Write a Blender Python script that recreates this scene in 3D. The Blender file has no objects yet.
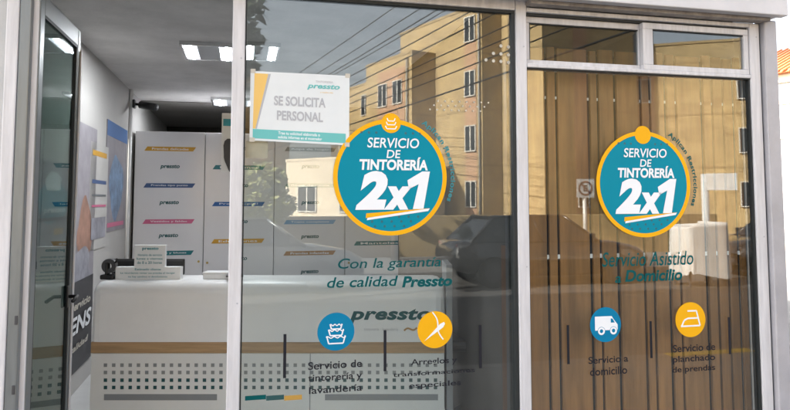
import bpy, bmesh, math, random
from mathutils import Vector, Matrix
random.seed(7)
C = bpy.context.scene.collection
scene = bpy.context.scene

# ---------------------------------------------------------------- camera
F_PX, PCX, PCY, PITCH = 650.0, 395.0, 154.5, math.radians(4.0)
CAM = Vector((0, 0, 1.6))
cam_d = bpy.data.cameras.new('camera'); cam = bpy.data.objects.new('camera', cam_d); C.objects.link(cam)
cam.location = CAM; cam.rotation_euler = (math.radians(90) + PITCH, 0, 0)
cam_d.sensor_fit = 'HORIZONTAL'; cam_d.sensor_width = 36; cam_d.lens = 36 * F_PX / 790
cam_d.shift_y = -(205 - PCY) / 790; cam_d.clip_start = 0.05; cam_d.clip_end = 2000
scene.camera = cam
# ---------------------------------------------------------------- frames
TH = math.radians(13.2)                       # the shop front is turned 13.2 degrees against the picture
ORG = Vector((0, 3.45, 0)); EX = Vector((math.cos(TH), math.sin(TH), 0)); EN = Vector((-math.sin(TH), math.cos(TH), 0))
FM = Matrix.Translation(ORG) @ Matrix.Rotation(TH, 4, 'Z')      # x along the front, y into the shop, z up
FI = FM.inverted()
# ---------------------------------------------------------------- sun, sky, exposure
SUN_S, SUN_D, SUN_EL = -0.947, 0.322, math.radians(29)   # towards the sun, in the shop's frame: behind the shop, to the left
sv = (EX * SUN_S + EN * SUN_D).normalized()
SUN_STRENGTH, SKY_STRENGTH, EXPOSURE = 4.9, 0.15, 2.25
world = bpy.data.worlds.new('World'); scene.world = world; world.use_nodes = True
wn = world.node_tree; bg = wn.nodes['Background']; sk = wn.nodes.new('ShaderNodeTexSky')
sk.sky_type = 'NISHITA'; sk.sun_disc = False; sk.sun_elevation = SUN_EL; sk.sun_rotation = math.atan2(sv.x, sv.y)
sk.air_density = 1.0; sk.dust_density = 4.0; sk.ozone_density = 0.6
hs = wn.nodes.new('ShaderNodeHueSaturation'); hs.inputs['Saturation'].default_value = 0.42
wn.links.new(sk.outputs[0], hs.inputs['Color']); wn.links.new(hs.outputs[0], bg.inputs[0]); bg.inputs[1].default_value = SKY_STRENGTH
sun_d = bpy.data.lights.new('sun', 'SUN'); sun = bpy.data.objects.new('sun', sun_d); C.objects.link(sun)
sun_d.energy = SUN_STRENGTH; sun_d.angle = math.radians(0.5); sun_d.color = (1, 0.94, 0.86)
tosun = Vector((sv.x * math.cos(SUN_EL), sv.y * math.cos(SUN_EL), math.sin(SUN_EL)))
sun.rotation_euler = tosun.to_track_quat('Z', 'Y').to_euler(); sun.location = (0, 0, 30)
vs = scene.view_settings; vs.view_transform = 'Standard'; vs.look = 'None'; vs.gamma = 1; vs.use_curve_mapping = False; vs.exposure = EXPOSURE
scene.render.engine = 'CYCLES'
cy = scene.cycles; cy.max_bounces = 10; cy.diffuse_bounces = 5; cy.glossy_bounces = 5; cy.transparent_max_bounces = 24
cy.caustics_reflective = False; cy.caustics_refractive = False; cy.sample_clamp_indirect = 6; cy.use_denoising = True

# ---------------------------------------------------------------- helpers
def ray(px, py):
    r = (px - PCX) / F_PX; u = -(py - PCY) / F_PX
    return Vector((r, math.cos(PITCH) - u * math.sin(PITCH), math.sin(PITCH) + u * math.cos(PITCH)))
def onD(px, py, d):
    """point of the pixel on the plane at depth d behind the shop front, in the shop's frame"""
    o = FI @ CAM; v = FI.to_3x3() @ ray(px, py); t = (d - o.y) / v.y
    return o + v * t
def onS(px, py, s):
    o = FI @ CAM; v = FI.to_3x3() @ ray(px, py); t = (s - o.x) / v.x
    return o + v * t
def onY(px, py, Y):
    """point of the pixel at world depth Y, world frame"""
    v = ray(px, py); return CAM + v * (Y / v.y)
def mirror(X, Y):
    """footprint of something seen in the glass at (X, Y): its true place across the street, in the shop's frame"""
    p = FI @ Vector((X, Y, 0)); return (p.x, -p.y)
MW = {}
def mat_of(o): return MW.get(o.name, Matrix.Identity(4))
def place(o, M):
    o.matrix_basis = M; MW[o.name] = M.copy()
def base(v, frame=None, rot=True):
    frame = FM if frame is None else frame
    return frame @ Matrix.Translation(Vector(v))
def tag(o, label=None, cat=None, group=None, kind=None):
    if label: o['label'] = label
    if cat: o['category'] = cat
    if group: o['group'] = group
    if kind: o['kind'] = kind
    return o
def thing(name, label, cat, at, frame=None, group=None):
    o = bpy.data.objects.new(name, None); C.objects.link(o); o.empty_display_size = 0.1
    place(o, base(at, frame)); return tag(o, label, cat, group)

class MB:
    """collects shapes in a frame; build() links them as one mesh"""
    def __init__(s, frame=None): s.v = []; s.f = []; s.sm = []; s.M = FM if frame is None else frame
    def add(s, vs, fs, smooth=False):
        n = len(s.v); s.v += [tuple(v) for v in vs]; s.f += [tuple(i + n for i in f) for f in fs]; s.sm += [smooth] * len(fs); return s
    def box(s, a, b, c=0.0):
        x0, y0, z0 = [min(a[i], b[i]) for i in range(3)]; x1, y1, z1 = [max(a[i], b[i]) for i in range(3)]
        c = min(c, (x1 - x0) * .45, (y1 - y0) * .45, (z1 - z0) * .45)
        if c <= 0:
            return s.add([(x0,y0,z0),(x1,y0,z0),(x1,y1,z0),(x0,y1,z0),(x0,y0,z1),(x1,y0,z1),(x1,y1,z1),(x0,y1,z1)],
                         [(0,3,2,1),(4,5,6,7),(0,1,5,4),(1,2,6,5),(2,3,7,6),(3,0,4,7)])
        bm = bmesh.new(); bmesh.ops.create_cube(bm, size=1)
        for v in bm.verts: v.co = Vector(((x0+x1)/2 + v.co.x*(x1-x0), (y0+y1)/2 + v.co.y*(y1-y0), (z0+z1)/2 + v.co.z*(z1-z0)))
        bmesh.ops.bevel(bm, geom=bm.edges[:], offset=c, segments=2, affect='EDGES', profile=.5)
        return s.addbm(bm)
    def addbm(s, bm, smooth=False):
        bm.verts.ensure_lookup_table(); bm.verts.index_update()
        s.add([v.co.copy() for v in bm.verts], [[v.index for v in f.verts] for f in bm.faces], smooth); bm.free(); return s
    def prism(s, pts, y0, y1):
        """polygon in the (x, z) plane, given depth y0..y1"""
        n = len(pts)
        return s.add([(x, y0, z) for x, z in pts] + [(x, y1, z) for x, z in pts],
                     [tuple(range(n)), tuple(range(2*n-1, n-1, -1))] + [(i, i+n, (i+1) % n + n, (i+1) % n) for i in range(n)])
    def vprism(s, pts, z0, z1):
        n = len(pts)
        return s.add([(x, y, z0) for x, y in pts] + [(x, y, z1) for x, y in pts],
                     [tuple(range(n-1, -1, -1)), tuple(range(n, 2*n))] + [(i, (i+1) % n, (i+1) % n + n, i+n) for i in range(n)])
    def disc(s, cx, cz, r, y0, y1, n=64, rin=None):
        o = [(cx + r*math.cos(2*math.pi*i/n), cz + r*math.sin(2*math.pi*i/n)) for i in range(n)]
        if rin is None: return s.prism(o, y0, y1)
        q = [(cx + rin*math.cos(2*math.pi*i/n), cz + rin*math.sin(2*math.pi*i/n)) for i in range(n)]
        vs = [(x, y0, z) for x, z in o] + [(x, y0, z) for x, z in q] + [(x, y1, z) for x, z in o] + [(x, y1, z) for x, z in q]
        fs = []
        for i in range(n):
            j = (i+1) % n
            fs += [(i, j, j+n, i+n), (i, i+2*n, j+2*n, j), (i+n, j+n, j+3*n, i+3*n), (i+2*n, i+3*n, j+3*n, j+2*n)]
        return s.add(vs, fs)
    def tube(s, pts, r, n=8, r2=None):
        pts = [Vector(p) for p in pts]; r2 = r if r2 is None else r2; vs = []; fs = []
        for k, p in enumerate(pts):
            t = (pts[min(k+1, len(pts)-1)] - pts[max(k-1, 0)]).normalized()
            a = t.cross(Vector((0, 0, 1)) if abs(t.z) < .9 else Vector((1, 0, 0))).normalized(); b = t.cross(a)
            rr = r + (r2 - r) * k / max(1, len(pts)-1)
            vs += [p + a*rr*math.cos(2*math.pi*i/n) + b*rr*math.sin(2*math.pi*i/n) for i in range(n)]
        for k in range(len(pts)-1):
            fs += [(k*n+i, k*n+(i+1) % n, (k+1)*n+(i+1) % n, (k+1)*n+i) for i in range(n)]
        fs += [tuple(range(n-1, -1, -1)), tuple(range((len(pts)-1)*n, len(pts)*n))]
        return s.add(vs, fs, True)
    def ball(s, c, r, sc=(1,1,1), sub=2):
        bm = bmesh.new(); bmesh.ops.create_icosphere(bm, subdivisions=sub, radius=r)
        for v in bm.verts: v.co = Vector((c[0]+v.co.x*sc[0], c[1]+v.co.y*sc[1], c[2]+v.co.z*sc[2]))
        return s.addbm(bm, True)
    def bar2(s, p, q, w, y0, y1):
        """a straight stroke in the (x, z) plane"""
        dx, dz = q[0]-p[0], q[1]-p[1]; L = math.hypot(dx, dz); nx, nz = -dz/L*w/2, dx/L*w/2
        return s.prism([(p[0]+nx, p[1]+nz), (p[0]-nx, p[1]-nz), (q[0]-nx, q[1]-nz), (q[0]+nx, q[1]+nz)], y0, y1)
    def path2(s, pts, w, y0, y1):
        for a, b in zip(pts, pts[1:]): s.bar2(a, b, w, y0, y1)
        return s
    def build(s, name, mat, parent=None, at=None, recalc=True):
        me = bpy.data.meshes.new(name); o = bpy.data.objects.new(name, me); C.objects.link(o)
        if parent is not None:
            o.parent = parent; W = mat_of(parent); L = W.inverted() @ s.M; MW[o.name] = W.copy()
        else:
            W = s.M @ Matrix.Translation(Vector(at if at is not None else (0, 0, 0))); place(o, W); L = W.inverted() @ s.M
        me.from_pydata([L @ Vector(v) for v in s.v], [], s.f); me.update()
        if recalc:
            bm = bmesh.new(); bm.from_mesh(me); bmesh.ops.recalc_face_normals(bm, faces=bm.faces); bm.to_mesh(me); bm.free()
        if any(s.sm):
            me.polygons.foreach_set('use_smooth', s.sm)
        for m in (mat if isinstance(mat, (list, tuple)) else [mat]): me.materials.append(m)
        return o
_tc = {}
def text_shape(body, bold=0.0, shear=0.0, spacing=1.0):
    key = (body, bold, shear, spacing)
    if key in _tc: return _tc[key]
    cu = bpy.data.curves.new('t', 'FONT'); cu.body = body; cu.size = 1; cu.offset = bold; cu.shear = shear; cu.resolution_u = 4; cu.space_character = spacing
    o = bpy.data.objects.new('t', cu); C.objects.link(o); bpy.context.view_layer.update()
    me = bpy.data.meshes.new_from_object(o.evaluated_get(bpy.context.evaluated_depsgraph_get()))
    vs = [v.co.copy() for v in me.vertices]; fs = [tuple(p.vertices) for p in me.polygons]
    bpy.data.objects.remove(o); bpy.data.curves.remove(cu); bpy.data.meshes.remove(me)
    xs = [v.x for v in vs]; ys = [v.y for v in vs]
    x0, x1, y0, y1 = min(xs), max(xs), min(ys), max(ys)
    vs = [((v.x-x0)/(x1-x0), (v.y-y0)/(y1-y0)) for v in vs]
    _tc[key] = (vs, fs); return _tc[key]
def put_text(mb, body, x0, z0, x1, z1, y, bold=0.0, shear=0.0, flip=False, mapf=None, spacing=1.0):
    vs, fs = text_shape(body, bold, shear, spacing)
    pts = [(x0 + a*(x1-x0), z0 + b*(z1-z0)) for a, b in vs]
    mb.add([(mapf(px, pz) if mapf else (px, y, pz)) for px, pz in pts], fs); return mb

# ---------------------------------------------------------------- materials
def nodes(name):
    m = bpy.data.materials.new(name); m.use_nodes = True; nt = m.node_tree
    return m, nt, nt.nodes['Principled BSDF']
def mat(name, col, rough=.5, metal=0.0, var=0.0, scale=4.0, bump=0.0, bscale=60.0, spec=.5, stretch=(1,1,1), col2=None, coat=0.0):
    m, nt, b = nodes(name); N = nt.nodes.new; L = nt.links.new
    b.inputs['Roughness'].default_value = rough; b.inputs['Metallic'].default_value = metal
    b.inputs['Specular IOR Level'].default_value = spec; b.inputs['Coat Weight'].default_value = coat
    b.inputs['Base Color'].default_value = (*col, 1)
    tc = N('ShaderNodeTexCoord'); mp = N('ShaderNodeMapping'); mp.inputs['Scale'].default_value = stretch; L(tc.outputs['Object'], mp.inputs[0])
    if var > 0 or col2:
        n = N('ShaderNodeTexNoise'); n.inputs['Scale'].default_value = scale; n.inputs['Detail'].default_value = 6; n.inputs['Roughness'].default_value = .65
        L(mp.outputs[0], n.inputs['Vector'])
        r = N('ShaderNodeValToRGB'); r.color_ramp.elements[0].position = .32; r.color_ramp.elements[1].position = .68
        lo = col2 if col2 else tuple(c*(1-var) for c in col); hi = col if col2 else tuple(min(1, c*(1+var*.6)) for c in col)
        r.color_ramp.elements[0].color = (*lo, 1); r.color_ramp.elements[1].color = (*hi, 1)
        L(n.outputs['Fac'], r.inputs[0]); L(r.outputs[0], b.inputs['Base Color'])
        mr = N('ShaderNodeMapRange'); mr.inputs['To Min'].default_value = max(.02, rough-.08); mr.inputs['To Max'].default_value = min(1, rough+.12)
        L(n.outputs['Fac'], mr.inputs[0]); L(mr.outputs[0], b.inputs['Roughness'])
    if bump > 0:
        n2 = N('ShaderNodeTexNoise'); n2.inputs['Scale'].default_value = bscale; n2.inputs['Detail'].default_value = 4
        L(mp.outputs[0], n2.inputs['Vector']); bp = N('ShaderNodeBump'); bp.inputs['Strength'].default_value = bump; bp.inputs['Distance'].default_value = .01
        L(n2.outputs['Fac'], bp.inputs['Height']); L(bp.outputs[0], b.inputs['Normal'])
    return m
def emis(name, col, st):
    m, nt, b = nodes(name); b.inputs['Base Color'].default_value = (.8,.8,.8,1)
    b.inputs['Emission Color'].default_value = (*col, 1); b.inputs['Emission Strength'].default_value = st; return m
def glass(name, tint, r0, wav=0.0, dirt=0.0, power=4.0):
    """clear pane: part of the light is mirrored (more at grazing angles), the rest goes straight through"""
    m = bpy.data.materials.new(name); m.use_nodes = True; nt = m.node_tree; nt.nodes.clear(); N = nt.nodes.new; L = nt.links.new
    out = N('ShaderNodeOutputMaterial'); mx = N('ShaderNodeMixShader'); tr = N('ShaderNodeBsdfTransparent'); gl = N('ShaderNodeBsdfGlossy')
    tr.inputs[0].default_value = (*tint, 1); gl.inputs['Roughness'].default_value = 0.0; gl.inputs[0].default_value = (.97, .98, .97, 1)
    lw = N('ShaderNodeLayerWeight'); lw.inputs['Blend'].default_value = .5
    pw = N('ShaderNodeMath'); pw.operation = 'POWER'; pw.inputs[1].default_value = power; L(lw.outputs['Facing'], pw.inputs[0])
    ma = N('ShaderNodeMath'); ma.operation = 'MULTIPLY_ADD'; ma.inputs[1].default_value = 1-r0; ma.inputs[2].default_value = r0
    L(pw.outputs[0], ma.inputs[0]); L(ma.outputs[0], mx.inputs[0]); L(tr.outputs[0], mx.inputs[1]); L(gl.outputs[0], mx.inputs[2])
    if wav > 0:
        tc = N('ShaderNodeTexCoord'); n = N('ShaderNodeTexNoise'); n.inputs['Scale'].default_value = 1.6; n.inputs['Detail'].default_value = 1
        L(tc.outputs['Object'], n.inputs['Vector']); bp = N('ShaderNodeBump'); bp.inputs['Strength'].default_value = wav; bp.inputs['Distance'].default_value = .004
        L(n.outputs['Fac'], bp.inputs['Height']); L(bp.outputs[0], gl.inputs['Normal'])
    last = mx
    if dirt > 0:
        tc = N('ShaderNodeTexCoord'); n = N('ShaderNodeTexNoise'); n.inputs['Scale'].default_value = 5; n.inputs['Detail'].default_value = 8
        L(tc.outputs['Object'], n.inputs['Vector'])
        mr = N('ShaderNodeMapRange'); mr.inputs['From Min'].default_value = .4; mr.inputs['From Max'].default_value = .85; mr.inputs['To Max'].default_value = dirt
        L(n.outputs['Fac'], mr.inputs[0]); df = N('ShaderNodeBsdfDiffuse'); df.inputs[0].default_value = (.6,.58,.54,1)
        m2 = N('ShaderNodeMixShader'); L(mr.outputs[0], m2.inputs[0]); L(mx.outputs[0], m2.inputs[1]); L(df.outputs[0], m2.inputs[2]); last = m2
    L(last.outputs[0], out.inputs[0]); return m

ALU = mat('aluminium_white', (.62,.61,.63), .38, .0, .17, 5, .05, 200, stretch=(6,6,.5))
ALU_GREY = mat('aluminium_grey', (.20,.215,.22), .35, .35, .12, 6, .03, 150, stretch=(6,6,.5))
CLAD = mat('cladding_grey', (.40,.39,.415), .42, .1, .16, 3, .05, 90)
FASC = mat('fascia_grey', (.60,.59,.61), .45, 0, .08, 2.5, .04, 90)
DIRTY = mat('dirty_sealant', (.34,.31,.29), .8, 0, .5, 9, .3, 50)
GASKET_SHADE = mat('gasket_and_shade_gap', (.012,.016,.018), .6)  # black rubber, also used for the painted shadow gaps
PILLAR = mat('pillar_paint', (.52,.53,.535), .6, 0, .14, 3, .1, 120)
WALLP = mat('shop_wall_paint', (.52,.505,.49), .75, 0, .06, 2, .08, 140)
CEILP = mat('ceiling_paint', (.62,.60,.585), .85, 0, .2, 1.6, .15, 40)
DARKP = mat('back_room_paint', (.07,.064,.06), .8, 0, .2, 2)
FLOORM = mat('shop_floor_tile', (.60,.60,.60), .3, 0, .12, 3)
GLASS = glass('window_glass', (.92,.945,.935), .066, .035, .008)
GLASS_D = glass('door_glass', (.42,.50,.48), .06, .08, .012, 6.0)
GLASS_R = glass('window_glass_wavy', (.92,.945,.935), .068, .11, .008)
GLASS_T = glass('transom_glass', (.74,.77,.77), .06, .10, .02)
LAM = mat('white_laminate', (.76,.75,.77), .15, 0, .03, 2, .012, 30)
COUNTERW = mat('counter_white', (.80,.795,.79), .35, 0, .04, 3, .02, 60)
COUNTERL = mat('counter_panel_white', (.74,.74,.72), .4, 0, .04, 3)
OAK = mat('oak_edge', (.42,.27,.14), .5, 0, .25, 9, .05, 60, stretch=(.35,1,6))
SLOT = mat('slot_grey', (.24,.25,.26), .5)
HOLE_G = mat('hole_green', (.012,.07,.075), .5); HOLE_K = mat('hole_grey', (.24,.25,.25), .6)
BOARD = mat('brown_boards', (.33,.155,.05), .5, 0, .42, 5, .05, 40, stretch=(2.2,2.2,.18))
GAP = mat('board_gap_dark', (.018,.02,.02), .7)
WHITEV = mat('white_vinyl', (.82,.84,.87), .5, spec=.2); TEAL = mat('teal_vinyl', (.001,.24,.34), .5, 0, .04, 3, spec=.12); TEALD = mat('dark_teal_vinyl', (.002,.085,.09), .6, spec=.1)
YEL = mat('amber_vinyl', (.84,.42,.008), .5, 0, .04, 3, spec=.15); BLUEV = mat('blue_vinyl', (.003,.19,.36), .5, spec=.12); INK = mat('dark_ink', (.022,.022,.028), .7, spec=.1)
PAPER = mat('paper_white', (.80,.81,.82), .7, 0, .03, 6); INKG = mat('grey_ink', (.42,.43,.46), .6); TEALP = mat('teal_print', (.13,.47,.46), .6); AMBP = mat('amber_print', (.78,.50,.14), .6)
PAPERN = mat('notice_paper', (.70,.73,.74), .7, 0, .03, 6); PAPERB = mat('aged_paper', (.55,.52,.45), .8, 0, .15, 14)
BLACKP = mat('black_plastic', (.014,.014,.015), .4); DARKG = mat('dark_grey_metal', (.07,.07,.075), .45, .3); BRASS = mat('brass', (.5,.36,.12), .35, .8)
TUBE = emis('fluorescent_tube', (.93,.97,1), 52); BAY = mat('lamp_bay_grey', (.03,.03,.032), .5); BLADE = mat('louvre_blade', (.13,.13,.14), .5); LOUV = mat('louvre_metal', (.72,.73,.74), .2, .9)
def lab(n, c): return mat(n, c, .45)
L_YEL = lab('label_amber', (.62,.33,.03)); L_NAVY = lab('label_navy', (.05,.10,.24)); L_PINK = lab('label_pink', (.62,.14,.27)); L_TEAL = lab('label_teal', (.01,.17,.20))
L_BLUE = lab('label_blue', (.02,.12,.36)); L_ORG = lab('label_bronze', (.42,.22,.08)); L_SKY = lab('label_sky', (.25,.42,.62)); L_PALE = lab('label_pale', (.30,.42,.40)); L_GREY = lab('label_grey', (.16,.17,.18))
STUCCO = mat('ochre_stucco', (.51,.375,.185), .9, 0, .34, 1.3, .8, 5, col2=(.34,.245,.125)); STUCCO2 = mat('ochre_stucco_side', (.43,.315,.155), .9, 0, .3, 1.1, .8, 5, col2=(.30,.215,.11))
SALMON = mat('salmon_stucco', (.44,.27,.165), .85, 0, .12, 1.2, .4, 9); BEIGEW = mat('beige_wall', (.62,.53,.40), .85, 0, .12, .8, .4, 9)
WINF = mat('window_frame_pale', (.55,.53,.48), .6); WINP = mat('window_pane_dark', (.02,.024,.028), .08)
CONC = mat('street_concrete', (.095,.09,.087), .85, 0, .22, .5, .4, 20); SIDEW = mat('sidewalk_concrete', (.20,.19,.18), .85, 0, .2, .9, .4, 25)
KERBY = mat('yellow_kerb_paint', (.62,.38,.04), .7, 0, .35, 5); SOIL = mat('ground_earth', (.27,.24,.20), .95, 0, .2, .2)
CABLE = mat('cable_black', (.01,.01,.01), .6); POLE = mat('pole_concrete', (.30,.29,.27), .8, 0, .15, 3)
BARK = mat('bark', (.10,.075,.05), .9, 0, .3, 12, .6, 30); LEAF = mat('leaves', (.055,.075,.022), .5, 0, .5, 1.5); LEAF_SUNLIT = mat('leaves_sunlit', (.26,.27,.09), .55, 0, .4, 2)  # the second leaf tone is pale, sunlight put into its colour
TILE = mat('roof_tile_orange', (.52,.17,.06), .8, 0, .3, 6, .6, 14); WHITEP = mat('white_render', (.62,.62,.61), .8, 0, .05, 1)
GALV = mat('galvanised_post', (.62,.60,.56), .5, .2)

# ================================================================ the setting
def structure(mb, name, m, at=(0,0,0)): return tag(mb.build(name, m, None, at), kind='structure')
structure(MB().box((-60, -2.6, -.3), (60, 9, 0)), 'sidewalk', SIDEW)
structure(MB().box((-300, -10.6, -.4), (300, -2.75, -.13)), 'road', CONC)
kx0, kx1 = onD(668, 368, 2.68).x, onD(752, 368, 2.68).x
structure(MB().box((-60, -2.75, -.3), (kx0, -2.6, .004), .015).box((kx1, -2.75, -.3), (60, -2.6, .004), .015), 'kerb', SIDEW)
structure(MB().box((kx0 + .002, -2.752, -.3), (kx1 - .002, -2.6, .005), .015), 'painted_kerb', KERBY)
structure(MB().box((-60, -14.5, -.3), (60, -10.6, 0)), 'far_sidewalk', SIDEW)
structure(MB().box((-600, -600, -.6), (600, 600, -.41)), 'ground', SOIL)
structure(MB().box((-90, -120, -.4), (90, -14.5, -.03)), 'far_ground', SOIL)
structure(MB().box((20, 9, -.4), (120, 120, -.02)), 'side_ground', SOIL)

# ---- key lines of the front
DZ = 0.0
s_j0, s_j1 = onD(12, 200, -.045).x, onD(24, 200, -.045).x
s_h = onD(26, 200, 0).x + .004                       # hinge side of the door
s_m0, s_m1 = onD(229.5, 200, -.03).x, onD(242.5, 200, -.03).x    # mullion between door and pane
s_n0, s_n1 = onD(518, 200, -.03).x, onD(529, 200, -.03).x        # mullion between the two panes
s_r0, s_r1 = onD(756, 200, -.03).x, onD(767.5, 200, -.03).x      # right jamb
s_c1 = onD(784, 200, -.06).x                                     # outer edge of the corner column
z_top = onD(430, 6, 0).z                                         # glass head
S_WALL = onS(100, 200, -2.12).x; Z_CEIL = 2.92; Z_PAV = 0.0
print('hinge', s_h, 'mullions', s_m0, s_m1, s_n0, s_n1, 'jamb', s_r0, s_r1, s_c1, 'top', z_top)

# ---- the shop front
shop = thing('shop_front', 'grey aluminium and glass corner shop front of a dry cleaner', 'shop front', (0, 0, 0))
MB().box((-30, -.10, 3.0), (s_c1, .16, 13.2)).box((-2.28, .16, 3.0), (s_c1, 9.2, 3.12)).build('upper_shade_wall', PILLAR, shop)  # unseen upper wall and roof; wall height and length added to shade the street
MB().box((-6.0, -.02, -.05), (s_j0 - .056, .20, 3.0)).build('wall', PILLAR, shop)
z_f0 = onD(788, 16, -.16).z
sx1 = onD(788.5, 12, -.16).x
fa = MB(); fa.box((-6.0, -.16, z_f0), (sx1, -.101, z_f0 + .75), .006).box((-6.0, -.101, z_f0 + .012), (sx1 - .004, .02, z_f0 + .05)); fa.build('fascia', FASC, shop)
MB().box((s_n1, -.09, z_f0 - .016), (s_r1 + .02, -.02, z_f0 + .011), .004).build('sealant', DIRTY, shop)
MB().box((s_r1, -.06, 0), (s_c1, .12, z_f0 - .001), .008).build('corner_column', CLAD, shop)
MB().box((s_c1 - .16, .121, 0), (s_c1 - .005, 9.0, 3.0)).build('side_wall', PILLAR, shop)
# fixed frame
fr = MB()
fr.box((s_j0, -.045, 0), (s_j1, .06, z_top + .14), .006)                              # door jamb
fr.build('door_jamb', ALU_GREY, shop)
MB().box((s_j0 - .055, -.05, 0), (s_j0 - .001, .10, z_top + .14), .006).build('jamb_cover', ALU, shop)
fr = MB()
fr.box((s_m0, -.03, 0), (s_m1, .06, z_top + .14), .005).build('mullion', ALU, shop)
MB().box((s_n0, -.03, 0), (s_n1, .06, z_top + .14), .005).build('mullion', ALU, shop)
MB().box((s_r0, -.03, 0), (s_r1 - .012, .06, z_f0 - .02), .005).build('jamb', ALU, shop)
for sx in ((s_m0+s_m1)/2, (s_n0+s_n1)/2, (s_r0+s_r1)/2 - .008):
    for z in (1.09, 2.31): MB().disc(sx + .014, z + .31*(sx - s_m0)*.3, .0045, -.0315, -.0295, 12).build('screw', INKG, shop)
MB().box((s_r1 - .011, -.02, 0), (s_r1 - .001, .05, z_f0 - .02)).build('gasket', GASKET_SHADE, shop)
MB().box((s_j1 + .002, -.03, z_top + .04), (s_m0 - .002, .06, z_top + .14), .005).box((s_m1 + .002, -.032, z_top), (s_n0 - .002, .058, z_top + .14), .005).build('head_rail', ALU, shop)
# gasket around the big pane
g = MB(); g.box((s_m1 + .002, -.02, z_top - .016), (s_n0 - .002, .03, z_top - .001)).box((s_n0 - .022, -.02, .14), (s_n0 - .002, .03, z_top - .017)).box((s_m1 + .001, -.016, .14), (s_m1 + .008, .03, z_top - .017)); g.build('pane_gasket', GASKET_SHADE, shop)
MB().box((s_m1 + .002, -.03, .04), (s_n0 - .002, .06, .139), .005).box((s_n1 + .002, -.03, .04), (s_r0 - .002, .06, .139), .005).build('sill_rail', ALU, shop)
MB().box((s_m1 + .004, -.004, .14), (s_n0 - .004, .006, z_top - .002)).build('glass_pane', GLASS, shop)
# window with sliding lights above, right
zA = onD(640, 77, -.03).z; zA0 = onD(640, 71.5, -.03).z
z_t1 = onD(640, 76.5, -.03).z; z_t0 = onD(640, 79, -.03).z
zb = (onD(533, 67.5, -.03).z + onD(745, 78, -.03).z) / 2          # underside of the transom bar
zs = (onD(533, 61, -.03).z + onD(745, 67.5, -.03).z) / 2          # top of the bar = bottom of the glass
zt = (onD(540, 23.5, -.03).z + onD(742, 31.5, -.03).z) / 2        # top of the glass
MB().box((s_n1 + .002, -.03, zb), (s_r0 - .002, .06, zb + .022), .004).build('transom', ALU, shop)
MB().box((s_n1 + .002, -.03, zt + .045), (s_r0 - .002, .06, z_f0 - .022), .004).build('head_rail', ALU, shop)
MB().box((s_n1 + .003, -.008, zt + .0335), (s_r0 - .003, .05, zt + .0445)).box((s_n1 + .003, -.024, zb - .006), (s_r0 - .003, -.005, zb - .0005)).build('painted_shadow_gap', GASKET_SHADE, shop)  # dark strips stand in for the shade in the gaps at the sashes
MB().box((s_n1 + .004, -.004, .14), (s_r0 - .004, .006, zb - .001)).build('glass_pane', GLASS_R, shop)
MB().box((s_n1 + .0015, -.014, .14), (s_n1 + .0075, .03, zb - .001)).box((s_r0 - .012, -.018, .14), (s_r0 - .0015, .03, zb - .001)).build('pane_gasket', GASKET_SHADE, shop)
sc0, sc1 = onD(640.5, 48, 0).x, onD(650.5, 48, 0).x
def sash(x0, x1, y0, y1, z0, z1, wl, wr, wb, wt):
    f = MB(); f.box((x0, y0, z0), (x1, y1, z0 + wb), .003).box((x0, y0, z1 - wt), (x1, y1, z1), .003)
    f.box((x0, y0 + .001, z0 + wb), (x0 + wl, y1 - .001, z1 - wt), .003).box((x1 - wr, y0 + .001, z0 + wb), (x1, y1 - .001, z1 - wt), .003)
    o = f.build('sliding_sash', ALU, shop)
    m = (y0 + y1) / 2
    MB().box((x0 + wl - .002, m - .003, z0 + wb - .002), (x1 - wr + .002, m + .003, z1 - wt + .002)).build('pane', GLASS_T, o)
    MB().box((x0 + wl, m - .012, z1 - wt - .006), (x1 - wr, m - .004, z1 - wt)).box((x0 + wl, m - .012, z0 + wb + .001), (x0 + wl + .005, m - .004, z1 - wt - .007)).build('gasket', GASKET_SHADE, o)
sash(s_n1 + .004, sc0 + .028, .016, .046, zb + .023, zt + .033, .034, .03, zs - zb - .02, .036)
sash(sc0 + .004, s_r0 - .004, -.022, .012, zb + .023, zt + .033, sc1 - sc0, .034, zs - zb - .02, .036)
# the open door, swung into the shop
x0, x1 = s_h - .004, onD(33.5, 200, 0).x; dw = onS(75.5, 200, x1).y; zd1 = onS(81, 31.5, x1).z; print('door', dw, zd1, x1-x0)
door = MB()
door.box((x0, .0, .03), (x1, .075, zd1), .007).box((x0, dw - .06, .03), (x1, dw, zd1), .007)
door.box((x0 + .001, .0755, zd1 - .10), (x1 - .001, dw - .0605, zd1 - .001), .004).box((x0 + .001, .0755, .03), (x1 - .001, dw - .0605, .15), .004)
dfr = door.build('door', ALU_GREY, shop)
MB().box((x0 + .012, .073, .15), (x0 + .020, dw - .058, zd1 - .10)).build('pane', GLASS_D, dfr)
MB().box((x0 + .002, -.012, .03), (x1 - .004, -.001, zd1 - .004), .004).box((x1 + .0005, dw - .022, .03), (x1 + .011, dw - .001, zd1 - .12), .004).build('painted_lit_edge', ALU, dfr)  # white strips put the light on the door edges into colour
MB().box((x1 - .012, dw - .078, .15), (x1 - .002, dw - .061, zd1 - .10)).box((x1 - .012, .076, .15), (x1 - .002, .083, zd1 - .10)).box((x1 - .012, .0835, zd1 - .114), (x1 - .002, dw - .079, zd1 - .10)).build('gasket', GASKET_SHADE, dfr)
hz = onS(56, 300, s_h).z
MB().tube([(x1, dw - .10, hz), (x1 + .05, dw - .10, hz), (x1 + .055, dw - .22, hz - .01)], .010, 10).box((x1 - .004, dw - .125, hz - .06), (x1 + .006, dw - .08, hz + .06), .003).build('handle', BLACKP, dfr)
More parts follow.
